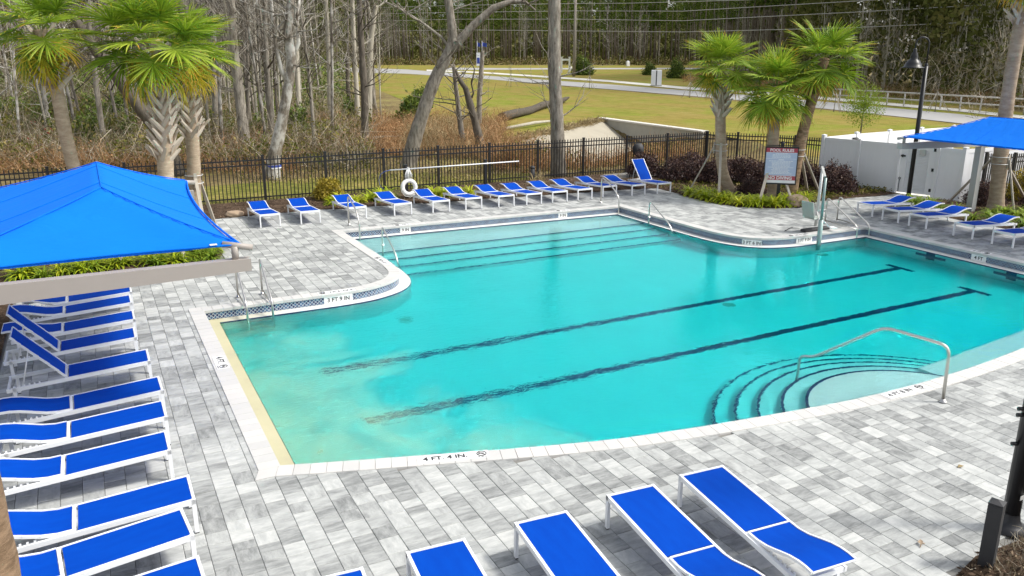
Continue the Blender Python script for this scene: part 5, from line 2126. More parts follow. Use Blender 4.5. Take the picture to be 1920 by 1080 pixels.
def clumps(spots, meshes, label, group, cat='plant', sc=(0.85, 1.2), name='lily_clump'):
    for x, y in spots:
        Mx = Matrix.Translation((x, y, 0.03)) @ Matrix.Rotation(rc.uniform(0, 6.3), 4, 'Z') @ Matrix.Scale(rc.uniform(*sc), 4)
        link(name, rc.choice(meshes), None, Mx, label=label, cat=cat, group=group)


def along_edge(poly, a, b, rows, step, inset):
    out = []
    pts = poly[a:b]
    for k in range(rows):
        acc = 0
        for p, q in zip(pts, pts[1:]):
            L = math.hypot(q[0] - p[0], q[1] - p[1])
            n = int((acc + L) / step)
            s = step - acc
            while s < L:
                t_ = s / L
                dx, dy = (q[0] - p[0]) / L, (q[1] - p[1]) / L
                off = inset + k * 0.42
                sx_, sy_ = -dy, dx
                x, y = p[0] + dx * s, p[1] + dy * s
                for sg in (1, -1):
                    xx, yy = x + sx_ * off * sg, y + sy_ * off * sg
                    if inside(poly, xx, yy):
                        out.append((xx + rc.uniform(-.1, .1), yy + rc.uniform(-.1, .1)))
                        break
                s += step
            acc = (acc + L) % step
    return out


e0 = [i for i, p in enumerate(BED_E) if p[1] < 23.7 and p[0] < 22.5]
clumps([p for p in along_edge(BED_E, e0[0], e0[-1] + 1, 2, 0.33, 0.30)], CL, 'bright yellow green strap leaved clump at the edge of the east palm bed', 'strap leaf clumps around the east palm bed')
spots = []
for k in range(30):
    spots.append((rc.uniform(-1.9, 2.35), rc.uniform(20.75, 21.4)))
for k in range(12):
    spots.append((rc.uniform(2.0, 2.5), rc.uniform(21.2, 22.6)))
spots = [s for s in spots if inside(BED_W, *s)]
clumps(spots, CLD + CL[:1], 'green strap leaved clump in the bed below the big blue canopy', 'strap leaf clumps in the west palm bed')
clumps([(7.2 + rc.uniform(-.5, .7), 27.0 + rc.uniform(-.4, .4)) for k in range(9)] + [(rc.uniform(8.2, 9.3), 27.2 + rc.uniform(-.4, .4)) for k in range(8)] + [(rc.uniform(10.2, 12.2), 26.9 + rc.uniform(-.3, .3)) for k in range(12)],
       CL, 'bright strap leaved clump between the fence row of loungers and the fence', 'strap leaf clumps behind the fence row')
clumps([(rc.uniform(23.55, 24.6), rc.uniform(16.2, 18.3)) for k in range(22)] + [(rc.uniform(23.8, 26.5), rc.uniform(13.2, 16.0)) for k in range(26)], CLD, 'dark green grassy clump behind the east loungers', 'grassy clumps behind the east loungers', name='grass_clump')
clumps([(14.9, 27.3), (15.5, 27.75), (18.2, 26.6)], [clump_mesh(60, 60, 0.75, M['straw'], 0.7, 0.007)], 'dry tan ornamental grass tuft in front of the black fence', 'dry grass tufts by the fence', name='grass_tuft', sc=(0.9, 1.25))
# low creeping ground cover, right half of the east bed
rng = np.random.default_rng(12)
P = np.stack([rng.uniform(22.3, 26.0, 2600), rng.uniform(20.2, 23.2, 2600), rng.uniform(0.05, 0.16, 2600)], 1)
P2 = np.stack([rng.uniform(19.0, 25, 1800), rng.uniform(23.5, 26.0, 1800), rng.uniform(0.05, 0.14, 1800)], 1)
P = np.concatenate([P, P2])
V, F = leaf_quads(rng, P, np.full(len(P), 0.10), 2.2, 0.4)
soup('creeping_groundcover', V, F, M['olive_leaf'], tone=rng.random(len(F)), kind='stuff')


def shrub_meshes(seed, n, rx, ry, rz, size, mat, stems=14, spiky=0.0, hollow=0.35, aspect=2.0):
    rng = np.random.default_rng(seed)
    u = unit(rng.normal(size=(n, 3)))
    u[:, 2] = np.abs(u[:, 2]) * 1.05 - 0.08
    rad = hollow + (1 - hollow) * rng.random(n) ** 0.5
    lump = 1 + 0.16 * np.sin(u[:, 0] * 5 + seed) * np.cos(u[:, 1] * 4.3) + 0.10 * np.sin(u[:, 2] * 9)
    P = u * (rad * lump)[:, None] * np.array([rx, ry, rz])
    if spiky:
        k = rng.random(n) < 0.16
        P[k] *= (1 + spiky * rng.random(k.sum()))[:, None]
    P[:, 2] += 0.10
    V, F = leaf_quads(rng, P, np.full(n, size), aspect, 0.0, up=(0, 0, 0.5))
    tone = np.clip(rng.random(n) * 0.9 + 0.1 * (P[:, 2] / rz), 0, 1)
    me_l = bpy.data.meshes.new('foliage')
    me_l.from_pydata(V.tolist(), [], F.tolist())
    me_l.materials.append(mat)
    at = me_l.attributes.new('tone', 'FLOAT', 'FACE'); at.data.foreach_set('value', tone.astype(np.float32))
    mb = MB()
    r = random.Random(seed)
    for k in range(stems):
        a = r.uniform(0, 6.28); q = r.uniform(0.3, 0.9)
        mb.tube([(r.uniform(-.06, .06), r.uniform(-.06, .06), 0), (math.cos(a) * rx * q * .5, math.sin(a) * ry * q * .5, rz * .5), (math.cos(a) * rx * q, math.sin(a) * ry * q, rz * r.uniform(.7, 1.05))], [0.018, 0.012, 0.005], 5)
    me_s = mb.mesh('stems', M['bark_dark'])
    return me_l, me_s


def shrub(x, y, ms, label, group=None, sc=1.0, rz=None, name='shrub', z=0.03):
    t = thing(name, label, 'shrub', (x, y, z), rc.uniform(0, 6.28) if rz is None else rz, group)
    t.scale = (sc, sc, sc * rc.uniform(0.92, 1.08))
    link('foliage', ms[0], t); link('stems', ms[1], t)
    return t


PU = [shrub_meshes(100 + s, 4200, 0.80, 0.72, 0.82, 0.085, M['purple'], 18, 0.22) for s in range(3)]
for k, (x, y) in enumerate([(20.2, 27.6), (21.0, 26.6), (21.6, 25.9), (22.4, 25.4), (22.0, 26.9), (22.9, 24.6), (23.2, 25.6), (21.7, 24.9), (22.7, 23.9), (23.6, 24.2), (21.2, 25.3), (20.6, 25.9), (23.6, 23.2), (24.2, 22.6)]):
    shrub(x, y, PU[k % 3], 'dark purple leaved shrub in the hedge behind the palms', 'purple hedge shrubs along the corner fence', rc.uniform(0.85, 1.0), name='hedge_shrub')
shrub(24.45, 21.55, PU[0], 'purple shrub at the right end of the hedge against white vinyl', None, 1.0, name='hedge_shrub')
shrub(24.0, 20.95, PU[1], 'spiky purple shrub nearest the vinyl gate', None, 0.85, name='hedge_shrub')
shrub(21.0, 22.2, PU[2], 'small reddish purple shrub between the palm trunks behind the sign', None, 0.62, name='hedge_shrub')
YE = shrub_meshes(200, 2600, 0.58, 0.55, 0.60, 0.085, M['yellow_leaf'], 12)
shrub(7.15, 27.9, YE, 'rounded yellow shrub in front of the black fence', None, 1.0)
GB = [shrub_meshes(210 + s, 2400, 0.65, 0.6, 0.8, 0.10, M['green_leaf'], 12, 0.1) for s in range(2)]
shrub(28.6, 16.9, [shrub_meshes(220, 2600, 0.7, 0.6, 1.0, 0.10, M['yellow_leaf'], 12, 0.1)[0], GB[0][1]], 'light green shrub behind the picket fence by the east palm', None, 1.0)
shrub(26.6, 17.1, PU[2], 'dark twiggy shrub left of the braced east palm', None, 0.75)
shrub(27.2, 15.4, PU[0], 'dark twiggy shrub right of the braced east palm', None, 0.9)
shrub(26.9, 14.2, PU[1], 'dark twiggy shrub at the right edge behind the east loungers', None, 0.9)
# near bed, lower right: dry groundcover twigs
rng = np.random.default_rng(15)
n = 5200
P = np.stack([rng.uniform(7.4, 11.5, n), rng.uniform(2.4, 4.75, n), np.full(n, 0.03)], 1)
k = np.array([inside(BED_NEAR, a, b) and edge_dist(BED_NEAR, a, b) > 0.03 for a, b in P[:, :2]])
P = P[k]
D = rng.normal(size=P.shape); D[:, 2] = np.abs(D[:, 2]) + 0.3
V, F = sticks(rng, P, D, rng.uniform(0.08, 0.22, len(P)), np.full(len(P), 0.0028))
soup('dry_groundcover', V, F, M['twig'], tone=np.tile(rng.random(len(P)), 2), kind='stuff')
for nm, lab, x, y, s in (('rock', 'tan rock at the bed edge by the first far lounger', 3.80, 26.45, 0.20), ('rock', 'flat brown boulder in front of the east palm bed beside the lift', 20.95, 19.95, 0.36), ('rock', 'small tan rock among the leaves under the big canopy', 0.95, 21.35, 0.22)):
    bm = bmesh.new(); bmesh.ops.create_icosphere(bm, subdivisions=3, radius=1)
    r = random.Random(int(x * 10))
    for v in bm.verts:
        q = v.co.copy()
        v.co = q * (1 + 0.18 * math.sin(q.x * 3.1 + x) * math.cos(q.y * 2.7) + 0.08 * math.sin(q.z * 7 + q.x * 5))
        v.co.x *= s * 1.3; v.co.y *= s; v.co.z *= s * 0.62
    me = bpy.data.meshes.new(nm); bm.to_mesh(me); bm.free(); me.materials.append(M['rock'])
    for p in me.polygons: p.use_smooth = True
    link(nm, me, None, Matrix.Translation((x, y, s * 0.30)), label=lab, cat='rock')


# ================================================================== BARE TREES
def branch(mb, r, p, d, L, rad, depth, n=5, mi=0, up=0.15, minr=0.006):
    pts = [p.copy()]; rr = [rad]
    seg = 4 if depth > 0 else 3
    cur = p.copy(); dd = d.copy()
    for i in range(seg):
        dd = (dd + Vector((r.gauss(0, .16), r.gauss(0, .16), r.gauss(0, .12) + up * 0.4))).normalized()
        cur = cur + dd * (L / seg)
        pts.append(cur.copy()); rr.append(max(minr, rad * (1 - 0.72 * (i + 1) / seg)))
    mb.tube(pts, rr, n, mi, r.random(), cap=False)
    if depth > 0:
        for k in range(r.randint(3, 5)):
            s = r.uniform(0.25, 1.0)
            i = min(seg - 1, int(s * seg))
            q = pts[i].lerp(pts[i + 1], s * seg - i)
            a = Vector((r.gauss(0, 1), r.gauss(0, 1), r.gauss(0, .6)))
            nd = (dd * 0.8 + a.normalized() * 0.9 + Vector((0, 0, up))).normalized()
            branch(mb, r, q, nd, L * r.uniform(0.42, 0.72), max(minr, rr[i] * 0.6), depth - 1, 4 if depth > 1 else 3, mi, up, minr)


def tree_meshes(seed, h, r0, lean=0.0, nb=12, first=0.35, depth=1, mi='bark_grey', top=0.25, blen=0.22, up=0.25, minr=0.006, wob=0.35, cmi=None):
    """(trunk mesh, crown mesh)"""
    r = random.Random(seed)
    pts = []; rr = []
    a = r.uniform(0, 6.28)
    x = y = 0.0
    n = 10
    wx = r.uniform(-1, 1); wy = r.uniform(-1, 1)
    for i in range(n + 1):
        s = i / n
        pts.append(Vector((x + math.cos(a) * lean * h * s + wob * 0.3 * math.sin(s * 5 + wx * 3) * s, y + math.sin(a) * lean * h * s + wob * 0.3 * math.sin(s * 4 + wy * 3) * s, h * s)))
        rr.append(r0 * (1 + 0.5 * max(0, 1 - s * 14) ** 2) * (1 - (1 - top) * s) * r.uniform(0.95, 1.05))
    tk = MB(); tk.tube(pts, rr, 9, 0, 0.5)
    cr = MB()
    for k in range(nb):
        s = first + (1 - first) * (k + r.random()) / nb
        i = min(n - 1, int(s * n)); q = pts[i].lerp(pts[i + 1], s * n - i)
        b = r.uniform(0, 6.28)
        d = Vector((math.cos(b), math.sin(b), r.uniform(0.2, 1.0))).normalized()
        branch(cr, r, q, d, h * blen * r.uniform(0.6, 1.2) * (1.15 - 0.5 * s), max(minr * 1.5, rr[i] * r.uniform(0.3, 0.5)), depth, 5, 0, up, minr)
    return tk.mesh('trunk', M[mi]), cr.mesh('crown', M[cmi or mi])


def put_tree(x, y, ms, label, group=None, sc=1.0, rz=0.0, name='bare_tree', z=-0.07, cat='tree', szv=1.0):
    t = thing(name, label, cat, (x, y, z), rz, group)
    t.scale = (sc, sc, sc * szv)
    link('trunk', ms[0], t)
    if ms[1] is not None: link('crown', ms[1], t)
    return t


def custom_tree(base, pts, rads, label, mi='bark_grey', limbs=(), nb=10, depth=1, seed=0, blen=1.2, bstart=0.5, n=12, name='bare_tree', moss=False):
    """trunk through given world points; limbs: list of (pts, radii)"""
    o = Vector(base)
    t = thing(name, label, 'tree', tuple(o))
    r = random.Random(seed)
    P_ = [Vector(p) - o for p in pts]
    fine = []; fr_ = []
    for i in range(len(P_) - 1):
        p0 = P_[max(0, i - 1)]; p1 = P_[i]; p2 = P_[i + 1]; p3 = P_[min(len(P_) - 1, i + 2)]
        for k in range(6):
            s = k / 6
            fine.append(0.5 * (2 * p1 + (p2 - p0) * s + (2 * p0 - 5 * p1 + 4 * p2 - p3) * s * s + (3 * p1 - p0 - 3 * p2 + p3) * s ** 3))
            fr_.append((rads[i] * (1 - s) + rads[i + 1] * s) * r.uniform(0.95, 1.06))
    fine.append(P_[-1]); fr_.append(rads[-1])
    mb = MB(); mb.tube(fine, fr_, n); mb.build('trunk', M[mi], t)
    for lp, lr in limbs:
        mb = MB(); mb.tube([Vector(p) - o for p in lp], lr, 9); mb.build('limb', M[mi], t)
    if nb:
        mb = MB()
        src = [fine] + [[Vector(p) - o for p in lp] for lp, lr in limbs]
        for k in range(nb):
            ln = src[k % len(src)]
            s = r.uniform(bstart, 0.98) * (len(ln) - 1)
            i = min(int(s), len(ln) - 2)
            q = ln[i].lerp(ln[i + 1], s - i)
            b = r.uniform(0, 6.28)
            branch(mb, r, q, Vector((math.cos(b), math.sin(b), r.uniform(0.0, 0.9))).normalized(), blen * r.uniform(0.6, 1.4), 0.035, depth, 5, 0, 0.15, 0.007)
        mb.build('crown', M[mi], t)
    return t


def gp(x, y, z=-0.07):
    a = g(x, y, z)
    return (a[0], a[1], z)


def vpts(base, pxs):
    """trunk points in the plane through the base that faces the camera"""
    bx, by, bz = base
    d = math.hypot(bx, by)
    nx, ny = bx / d, by / d
    out = [Vector(base)]
    for x, y in pxs:
        r = ray(x, y)
        t = d / (r[0] * nx + r[1] * ny)
        out.append(Vector((r[0] * t, r[1] * t, CAM_H + r[2] * t)))
    return out


# ---- named trees near the fence
b = gp(511, 336)
pp = vpts(b, [(513, 300), (526, 240), (541, 160), (546, 110), (540, 60), (545, 10), (548, -70)])
lm = [vpts(b, [(541, 160), (527, 130), (518, 90), (512, 40), (505, -40)])[1:], vpts(b, [(544, 120), (560, 80), (556, 40), (565, -30)])[1:]]
custom_tree(b, pp, [0.36, 0.27, 0.23, 0.19, 0.19, 0.17, 0.16, 0.12], 'crooked pale lichen trunk with blue tape, second thick trunk behind the west fence', 'bark_lichen', [(lm[0], [0.10, 0.09, 0.08, 0.07, 0.05]), (lm[1], [0.09, 0.08, 0.06, 0.04])], 26, 1, 3, 1.7)
q = vpts(b, [(513, 312)])[1]
mb = MB(); mb.lathe([(0.305, -0.02), (0.31, 0.03), (0.305, 0.07)], 16); mb.lathe([(0.306, -0.07), (0.311, -0.04), (0.306, -0.021)], 16, mi=1); mb.build('survey_tape', [M['flag_blue'], M['sign_white']], label='blue survey tape tied round the crooked lichen trunk', cat='tape', loc=tuple(q))
b = gp(463, 300)
custom_tree(b, vpts(b, [(460, 270), (451, 200), (443, 130), (437, 70), (432, -30)]), [0.33, 0.27, 0.23, 0.21, 0.19, 0.15], 'straight grey trunk just right of the yellow hanging palm frond', 'bark_grey', (), 20, 1, 5, 1.6, 0.45)
b = gp(765, 318)
pp = vpts(b, [(775, 270), (795, 205), (815, 150), (838, 105), (851, 72)])
up_ = vpts(b, [(838, 105), (850, 70), (846, 40), (840, 0), (838, -60)])[1:]
rt_ = vpts(b, [(838, 105), (862, 75), (890, 45), (925, 15), (960, 2), (985, 4), (1005, 20)])[1:]
lf_ = vpts(b, [(843, 92), (828, 70), (795, 45), (760, 22), (720, 2)])[1:]
custom_tree(b, pp, [0.38, 0.33, 0.29, 0.26, 0.24, 0.19], 'big leaning forked tree with a long limb arching right over the fence', 'bark_grey', [(up_, [0.19, 0.20, 0.18, 0.17, 0.14]), (rt_, [0.22, 0.19, 0.17, 0.15, 0.11, 0.07, 0.03]), (lf_, [0.07, 0.06, 0.05, 0.045, 0.03])], 22, 1, 7, 1.5, 0.55)
b = gp(1047, 330)
custom_tree(b, vpts(b, [(1046, 280), (1044, 220), (1040, 140), (1039, 60), (1040, -40)]), [0.36, 0.30, 0.27, 0.26, 0.25, 0.22], 'thick straight furrowed trunk rising in front of the pale basin slope', 'bark_grey', (), 8, 1, 9, 1.5, 0.35)
b = gp(905, 292)
lm = [vpts(b, [(879, 185), (872, 165), (862, 150), (855, 132)])[1:], vpts(b, [(882, 188), (888, 175), (884, 158), (890, 130), (880, 110)])[1:]]
custom_tree(b, vpts(b, [(899, 262), (890, 225), (880, 190), (873, 165)]), [0.26, 0.22, 0.18, 0.17, 0.13], 'dark broken snag with a forked top left of the fallen log', 'bark_dark', [(lm[0], [0.13, 0.12, 0.11, 0.05]), (lm[1], [0.05, 0.04, 0.035, 0.02])], 5, 1, 11, 1.2, 0.5)
b = gp(897, 255)
custom_tree(b, vpts(b, [(898, 225), (899, 180), (902, 140), (905, 95)]), [0.20, 0.17, 0.15, 0.15, 0.10], 'thin dead stem standing right of the dark snag', 'bark_grey', (), 7, 1, 12, 1.1, 0.3)
b = gp(335, 330)
custom_tree(b, vpts(b, [(312, 268), (280, 225), (245, 180), (210, 130), (180, 95), (150, 50), (130, 20)]), [0.28, 0.26, 0.25, 0.24, 0.22, 0.2, 0.16, 0.12], 'heavy dark trunk leaning far left behind the booted palms', 'bark_dark', (), 12, 1, 13, 1.4, 0.4)
for k, (bx, by, pts_, r_, lab, mi) in enumerate([
        (683, 285, [(684, 200), (680, 120), (676, 50), (672, -40)], 0.22, 'darker twin trunk at the right end of the left wood', 'bark_dark'),
        (672, 240, [(668, 160), (664, 80), (660, -40)], 0.20, 'pale slender stem beside the darker twin trunk', 'bark_pale'),
        (690, 235, [(692, 170), (694, 100), (700, 40), (706, 10)], 0.27, 'broad pale dead trunk near the gap to the meadow', 'bark_pale'),
        (658, 215, [(652, 160), (650, 105)], 0.20, 'short broken stump with a dark scar at the edge of the left wood', 'bark_dark'),
        (563, 250, [(560, 190), (556, 110), (552, 20), (550, -40)], 0.20, 'smooth tan trunk right of the crooked lichen trunk', 'bark_pale'),
        (100, 270, [(88, 215), (80, 160), (70, 100), (58, 40)], 0.16, 'thin white speckled stem crossing left of the leaning palm', 'bark_lichen'),
        (870, 285, [(858, 190), (850, 120)], 0.16, 'thin grey stem in the brush left of the dark snag', 'bark_grey'),
        (620, 240, [(618, 150), (614, 60), (610, -30)], 0.2, 'pale stem with a low crooked fork in the middle of the left wood', 'bark_pale'),
        (405, 275, [(404, 200), (400, 120), (395, 20)], 0.2, 'grey stem seen just right of the booted palm pair', 'bark_grey')]):
    b = gp(bx, by)
    P_ = vpts(b, pts_)
    custom_tree(b, P_, [r_ * (1 - 0.5 * i / (len(P_) - 1)) for i in range(len(P_))], lab, mi, (), 0 if 'stump' in lab else 16, 1, 30 + k, 1.8, 0.3)

# fallen log
a = gp(942, 229); c = gp(1066, 192)
t = thing('fallen_log', 'long dead log lying on the meadow behind the straight trunk', 'log', (a[0], a[1], 0))
A = Vector((0, 0, 0.25)); Bv = Vector((c[0] - a[0], c[1] - a[1], 0.35))
mb = MB()
pts = [A.lerp(Bv, s) + Vector((0.12 * math.sin(s * 9), 0.1 * math.cos(s * 7), 0.06 * math.sin(s * 14))) for s in np.linspace(0, 1, 14)]
mb.tube(pts, [0.36, 0.34, 0.33, 0.31, 0.34, 0.30, 0.29, 0.31, 0.27, 0.28, 0.26, 0.25, 0.2, 0.10], 9); mb.build('trunk', M['bark_dark'], t)
mb = MB(); rr_ = random.Random(3)
for s in (3, 6, 9, 11):
    mb.tube([pts[s], pts[s] + Vector((rr_.uniform(-1, 1), rr_.uniform(-1, .2), rr_.uniform(.2, .6)))], [0.08, 0.03], 6)
mb.build('branch_stub', M['bark_dark'], t)
a = gp(905, 247); mb = MB(); mb.tube([(0, 0, 0.1), (3.4, 1.9, 0.22), (6.5, 4.2, 0.1)], [0.10, 0.12, 0.06], 7)
mb.build('fallen_branch', M['bark_pale'], label='pale fallen branch on the grass left of the basin slope', cat='branch', loc=(a[0] + 1.2, a[1] - 0.5, 0))

# ---- the leafless wood on the left: many stems, each a tree
TV = [tree_meshes(300 + s, 13, (0.055, 0.075, 0.115, 0.06)[s % 4], 0.03 + 0.02 * (s % 3), 18, 0.22, 2 if s % 2 else 1, ('bark_pale', 'bark_lichen', 'bark_grey', 'bark_pale')[s % 4], 0.35, 0.20, minr=0.006, wob=0.9, cmi=('bark_dark', None, 'bark_dark', 'bark_grey')[s % 4]) for s in range(8)]
rt = random.Random(90)
cnt = 0
for k in range(230):
    px_ = rt.uniform(-60, 735)
    ylow = 300 if px_ < 640 else 240
    yb = rt.uniform(0, 1) ** 0.8 * (ylow - 140) + 140
    if 600 < px_ and yb < 165: continue
    if px_ > 560 and rt.random() < 0.45: continue
    if px_ < 330 and rt.random() < 0.6: continue
    x, y, z = gp(px_, yb)
    if math.hypot(x, y) < 34 or y < 31.5: continue
    d = math.hypot(x, y)
    sc = rt.uniform(0.75, 1.25) * (1.0 if d < 70 else 1.15)
    put_tree(x, y, TV[k % 8], 'thin leafless grey stem among many in the wood behind the west fence', 'bare stems in the left wood', sc, rt.uniform(0, 6.28))
    cnt += 1

# ---- pale bare trees beyond the road on the right
TW = [tree_meshes(400 + s, 9.5, 0.12, 0.03, 9, 0.15, 1, 'bark_pale', 0.25, 0.27, 0.9, 0.012, 0.5) for s in range(5)]
for k in range(70):
    px_ = rt.uniform(1385, 1985)
    base_y = np.interp(px_, [1280, 1420, 1560, 1700, 1900, 1990], [124, 142, 164, 181, 200, 209]) - rt.uniform(0, 22) * (0.3 + 0.7 * (px_ - 1280) / 700)
    x, y, z = gp(px_, base_y)
    put_tree(x, y, TW[k % 5], 'slender pale leafless tree at the edge of the right hand wood beyond the road', 'pale bare trees beyond the road', rt.uniform(0.7, 1.35), rt.uniform(0, 6.28))
for k in range(70):
    px_ = rt.uniform(700, 1400)
    x, y, z = gp(px_, np.interp(px_, [700, 880, 1290, 1400], [121.5, 121.5, 121.5, 136]) - rt.uniform(0, 1.2))
    put_tree(x, y, TV[k % 8], 'thin grey bare stem at the foot of the far pine stand', 'bare stems before the far pines', rt.uniform(0.9, 1.6), rt.uniform(0, 6.28))
for px_, by, sc, lab in ((1172, 118.5, 2.0, 'lone forked pale tree against the dark pines right of the utility pole'), (1235, 121, 1.1, 'small twisted bare tree behind the white utility cabinet'), (1200, 120, 1.3, 'bare twiggy tree left of the white utility cabinet')):
    x, y, z = gp(px_, by + 1)
    put_tree(x, y, TW[0], lab, None, sc)

# ---- tall pines far back
PT = []
for s in range(5):
    r = random.Random(500 + s)
    tk = MB(); tk.tube([(0, 0, 0), (r.uniform(-.2, .2), 0, 8), (r.uniform(-.3, .3), r.uniform(-.3, .3), 24)], [0.26, 0.21, 0.06], 6, 0, 0.5)
    mt = tk.mesh('trunk', M['bark_pine'])
    rng = np.random.default_rng(500 + s)
    C0 = []
    for k in range(26):
        zz = rng.uniform(11, 24); a = rng.uniform(0, 6.28); q = rng.uniform(0.4, 2.6) * (1.1 - (zz - 11) / 20)
        C0.append((math.cos(a) * q, math.sin(a) * q, zz))
    C0 = np.repeat(np.array(C0), 34, 0)
    P = C0 + rng.normal(size=C0.shape) * np.array([0.55, 0.55, 0.35])
    V, F = leaf_quads(rng, P, np.full(len(P), 0.55), 3.2)
    mc = bpy.data.meshes.new('crown'); mc.from_pydata(V.tolist(), [], F.tolist()); mc.materials.append(M['pine_needle'])
    at = mc.attributes.new('tone', 'FLOAT', 'FACE'); at.data.foreach_set('value', rng.random(len(F)).astype(np.float32))
    PT.append((mt, mc))
for k in range(190):
    px_ = rt.uniform(690, 1480)
    by = np.interp(px_, [690, 880, 1290, 1480], [121, 121, 121, 146]) - rt.uniform(0, 4.5)
    x, y, z = gp(px_, by)
    put_tree(x, y, PT[k % 5], 'tall straight pine in the dark stand beyond the far road', 'pines beyond the far road', rt.uniform(1.0, 1.4), rt.uniform(0, 6.28), 'pine_tree')
for k in range(45):
    px_ = rt.choice((rt.uniform(-60, 680), rt.uniform(1480, 1990)))
    if px_ < 700: by = rt.uniform(128, 150)
    else: by = np.interp(px_, [1480, 1560, 1900, 1990], [140, 150, 180, 190]) - rt.uniform(0, 15)
    x, y, z = gp(px_, by)
    put_tree(x, y, PT[k % 5], 'dark pine standing behind leafless trees', 'pines behind bare trees', rt.uniform(0.6, 0.95), rt.uniform(0, 6.28), 'pine_tree')

# ---- masses that read as one: depth of the woods, brush
def arc_mass(name, table, n, hmax, depth, size, mat, seed, hpow=0.8, tone_f=None):
    """table: (pixel x, distance)"""
    rng = np.random.default_rng(seed)
    px = rng.uniform(table[0][0], table[-1][0], n)
    dist = np.interp(px, [a for a, _ in table], [b for _, b in table])
    d = dist * (1 + depth * rng.random(n))
    X = np.zeros((n, 3))
    r = (RM @ np.stack([px - 960, np.zeros(n) - 540 + 95, np.full(n, FPX)], 0)).T
    h = np.hypot(r[:, 0], r[:, 1])
    X[:, 0] = r[:, 0] / h * d; X[:, 1] = r[:, 1] / h * d
    X[:, 2] = rng.random(n) ** hpow * hmax * (0.75 + 0.25 * np.sin(px * 0.02) + 0.12 * np.sin(px * 0.071))
    return X, px, dist, rng


tab = [(-260, 95), (100, 105), (450, 120), (600, 170), (680, 380), (900, 400), (1290, 400), (1400, 240), (1480, 160), (1560, 128), (1700, 105), (1900, 88), (2200, 78)]
X, px, dist, rng = arc_mass('m', tab, 95000, 30, 0.35, 1, None, 7, 0.9)
size = np.clip(dist / 150, 0.6, 2.2) * rng.uniform(0.5, 1.3, len(px))
V, F = leaf_quads(rng, X, size, 1.9)
patch = 0.5 + 0.5 * np.sin(px * 0.035 + 1.3 * np.sin(X[:, 2] * 0.5)) * np.cos(X[:, 2] * 0.32 + px * 0.011)
left = px < 640; right = px > 1420
tone = rng.random(len(px)) * 0.45 + 0.45 * patch
tone = np.where(left, tone * 0.8, tone)
tone = np.where(right, tone * 0.85, tone * 0.85)
soup('far_wood', V, F, M['far_leaf'], tone=np.clip(tone, 0, 1), kind='stuff')
# deep, closed part of the wood behind that
X, px, dist, rng = arc_mass('m', [(a, b * 1.38) for a, b in tab], 36000, 75, 0.2, 1, None, 17, 1.0)
V, F = leaf_quads(rng, X, np.clip(dist / 60, 1.6, 4.2) * rng.uniform(0.6, 1.2, len(px)), 1.5)
soup('far_wood', V, F, M['far_leaf'], tone=rng.random(len(px)) * 0.45, kind='stuff')
# twig haze in front of it
tab2 = [(-260, 60), (450, 70), (640, 95), (720, 110)]
X, px, dist, rng = arc_mass('m', tab2, 9000, 13, 0.5, 1, None, 8, 1.1)
D = rng.normal(size=X.shape); D[:, 2] += 0.8
V, F = sticks(rng, X, D, rng.uniform(0.8, 2.6, len(X)), np.full(len(X), 0.014))
soup('twig_haze', V, F, M['twig'], tone=np.tile(rng.random(len(X)), 2), kind='stuff')
tab3 = [(1380, 120), (1480, 108), (1560, 95), (1700, 82), (1900, 68), (2150, 60)]
X, px, dist, rng = arc_mass('m', tab3, 2500, 8.5, 0.35, 1, None, 9, 1.2)
D = rng.normal(size=X.shape); D[:, 2] += 1.0
V, F = sticks(rng, X, D, rng.uniform(0.8, 2.4, len(X)), np.full(len(X), 0.015))
soup('twig_haze', V, F, M['twig'], tone=np.tile(rng.random(len(X)), 2), kind='stuff')


def brush(name, pxr, yr, n, hmax, mats, seed, stick=0.5, dmin=31.5, size=0.16, keep=None):
    """tangle of stems and small leaves over a patch of ground given by its corner pixels"""
    rng = np.random.default_rng(seed)
    pts = []
    while len(pts) < n:
        px_ = rng.uniform(*pxr); py_ = rng.uniform(*yr) if not callable(yr) else yr(px_, rng)
        x, y = g(px_, py_, -0.06)
        if y < dmin: continue
        if inside(BASIN, x, y) and rng.random() > 0.5: continue
        if keep and not keep(x, y, px_, py_): continue
        pts.append((x, y, ground_z(x, y)))
    P = np.array(pts)
    # hummocky height
    hum = 0.55 + 0.45 * np.sin(P[:, 0] * 0.9 + seed) * np.cos(P[:, 1] * 0.6 + seed * 2)
    k = rng.random(n) < stick
    S = P[k]; D = rng.normal(size=S.shape); D[:, 2] = np.abs(D[:, 2]) + 0.5
    S = S + np.stack([np.zeros(len(S)), np.zeros(len(S)), rng.random(len(S)) * hum[k] * hmax * 0.5], 1)
    V1, F1 = sticks(rng, S, D, rng.uniform(0.3, 0.9, len(S)) * hmax, rng.uniform(0.006, 0.014, len(S)), 0.4)
    Lf = P[~k]; hh = rng.random(len(Lf)) ** 0.7 * hmax * hum[~k]
    Lf = Lf + np.stack([rng.normal(size=len(Lf)) * .1, rng.normal(size=len(Lf)) * .1, hh], 1)
    V2, F2 = leaf_quads(rng, Lf, np.full(len(Lf), size), 2.2)
    V = np.concatenate([V1, V2]); F = np.concatenate([F1, F2 + len(V1)])
    mi = np.concatenate([np.zeros(len(F1)), np.ones(len(F2))])
    tone = np.concatenate([np.tile(rng.random(len(S)), 2), np.clip(rng.random(len(F2)) * 0.8 + 0.2 * hh / hmax, 0, 1)])
    soup(name, V, F, mats, mi, tone, kind='stuff')


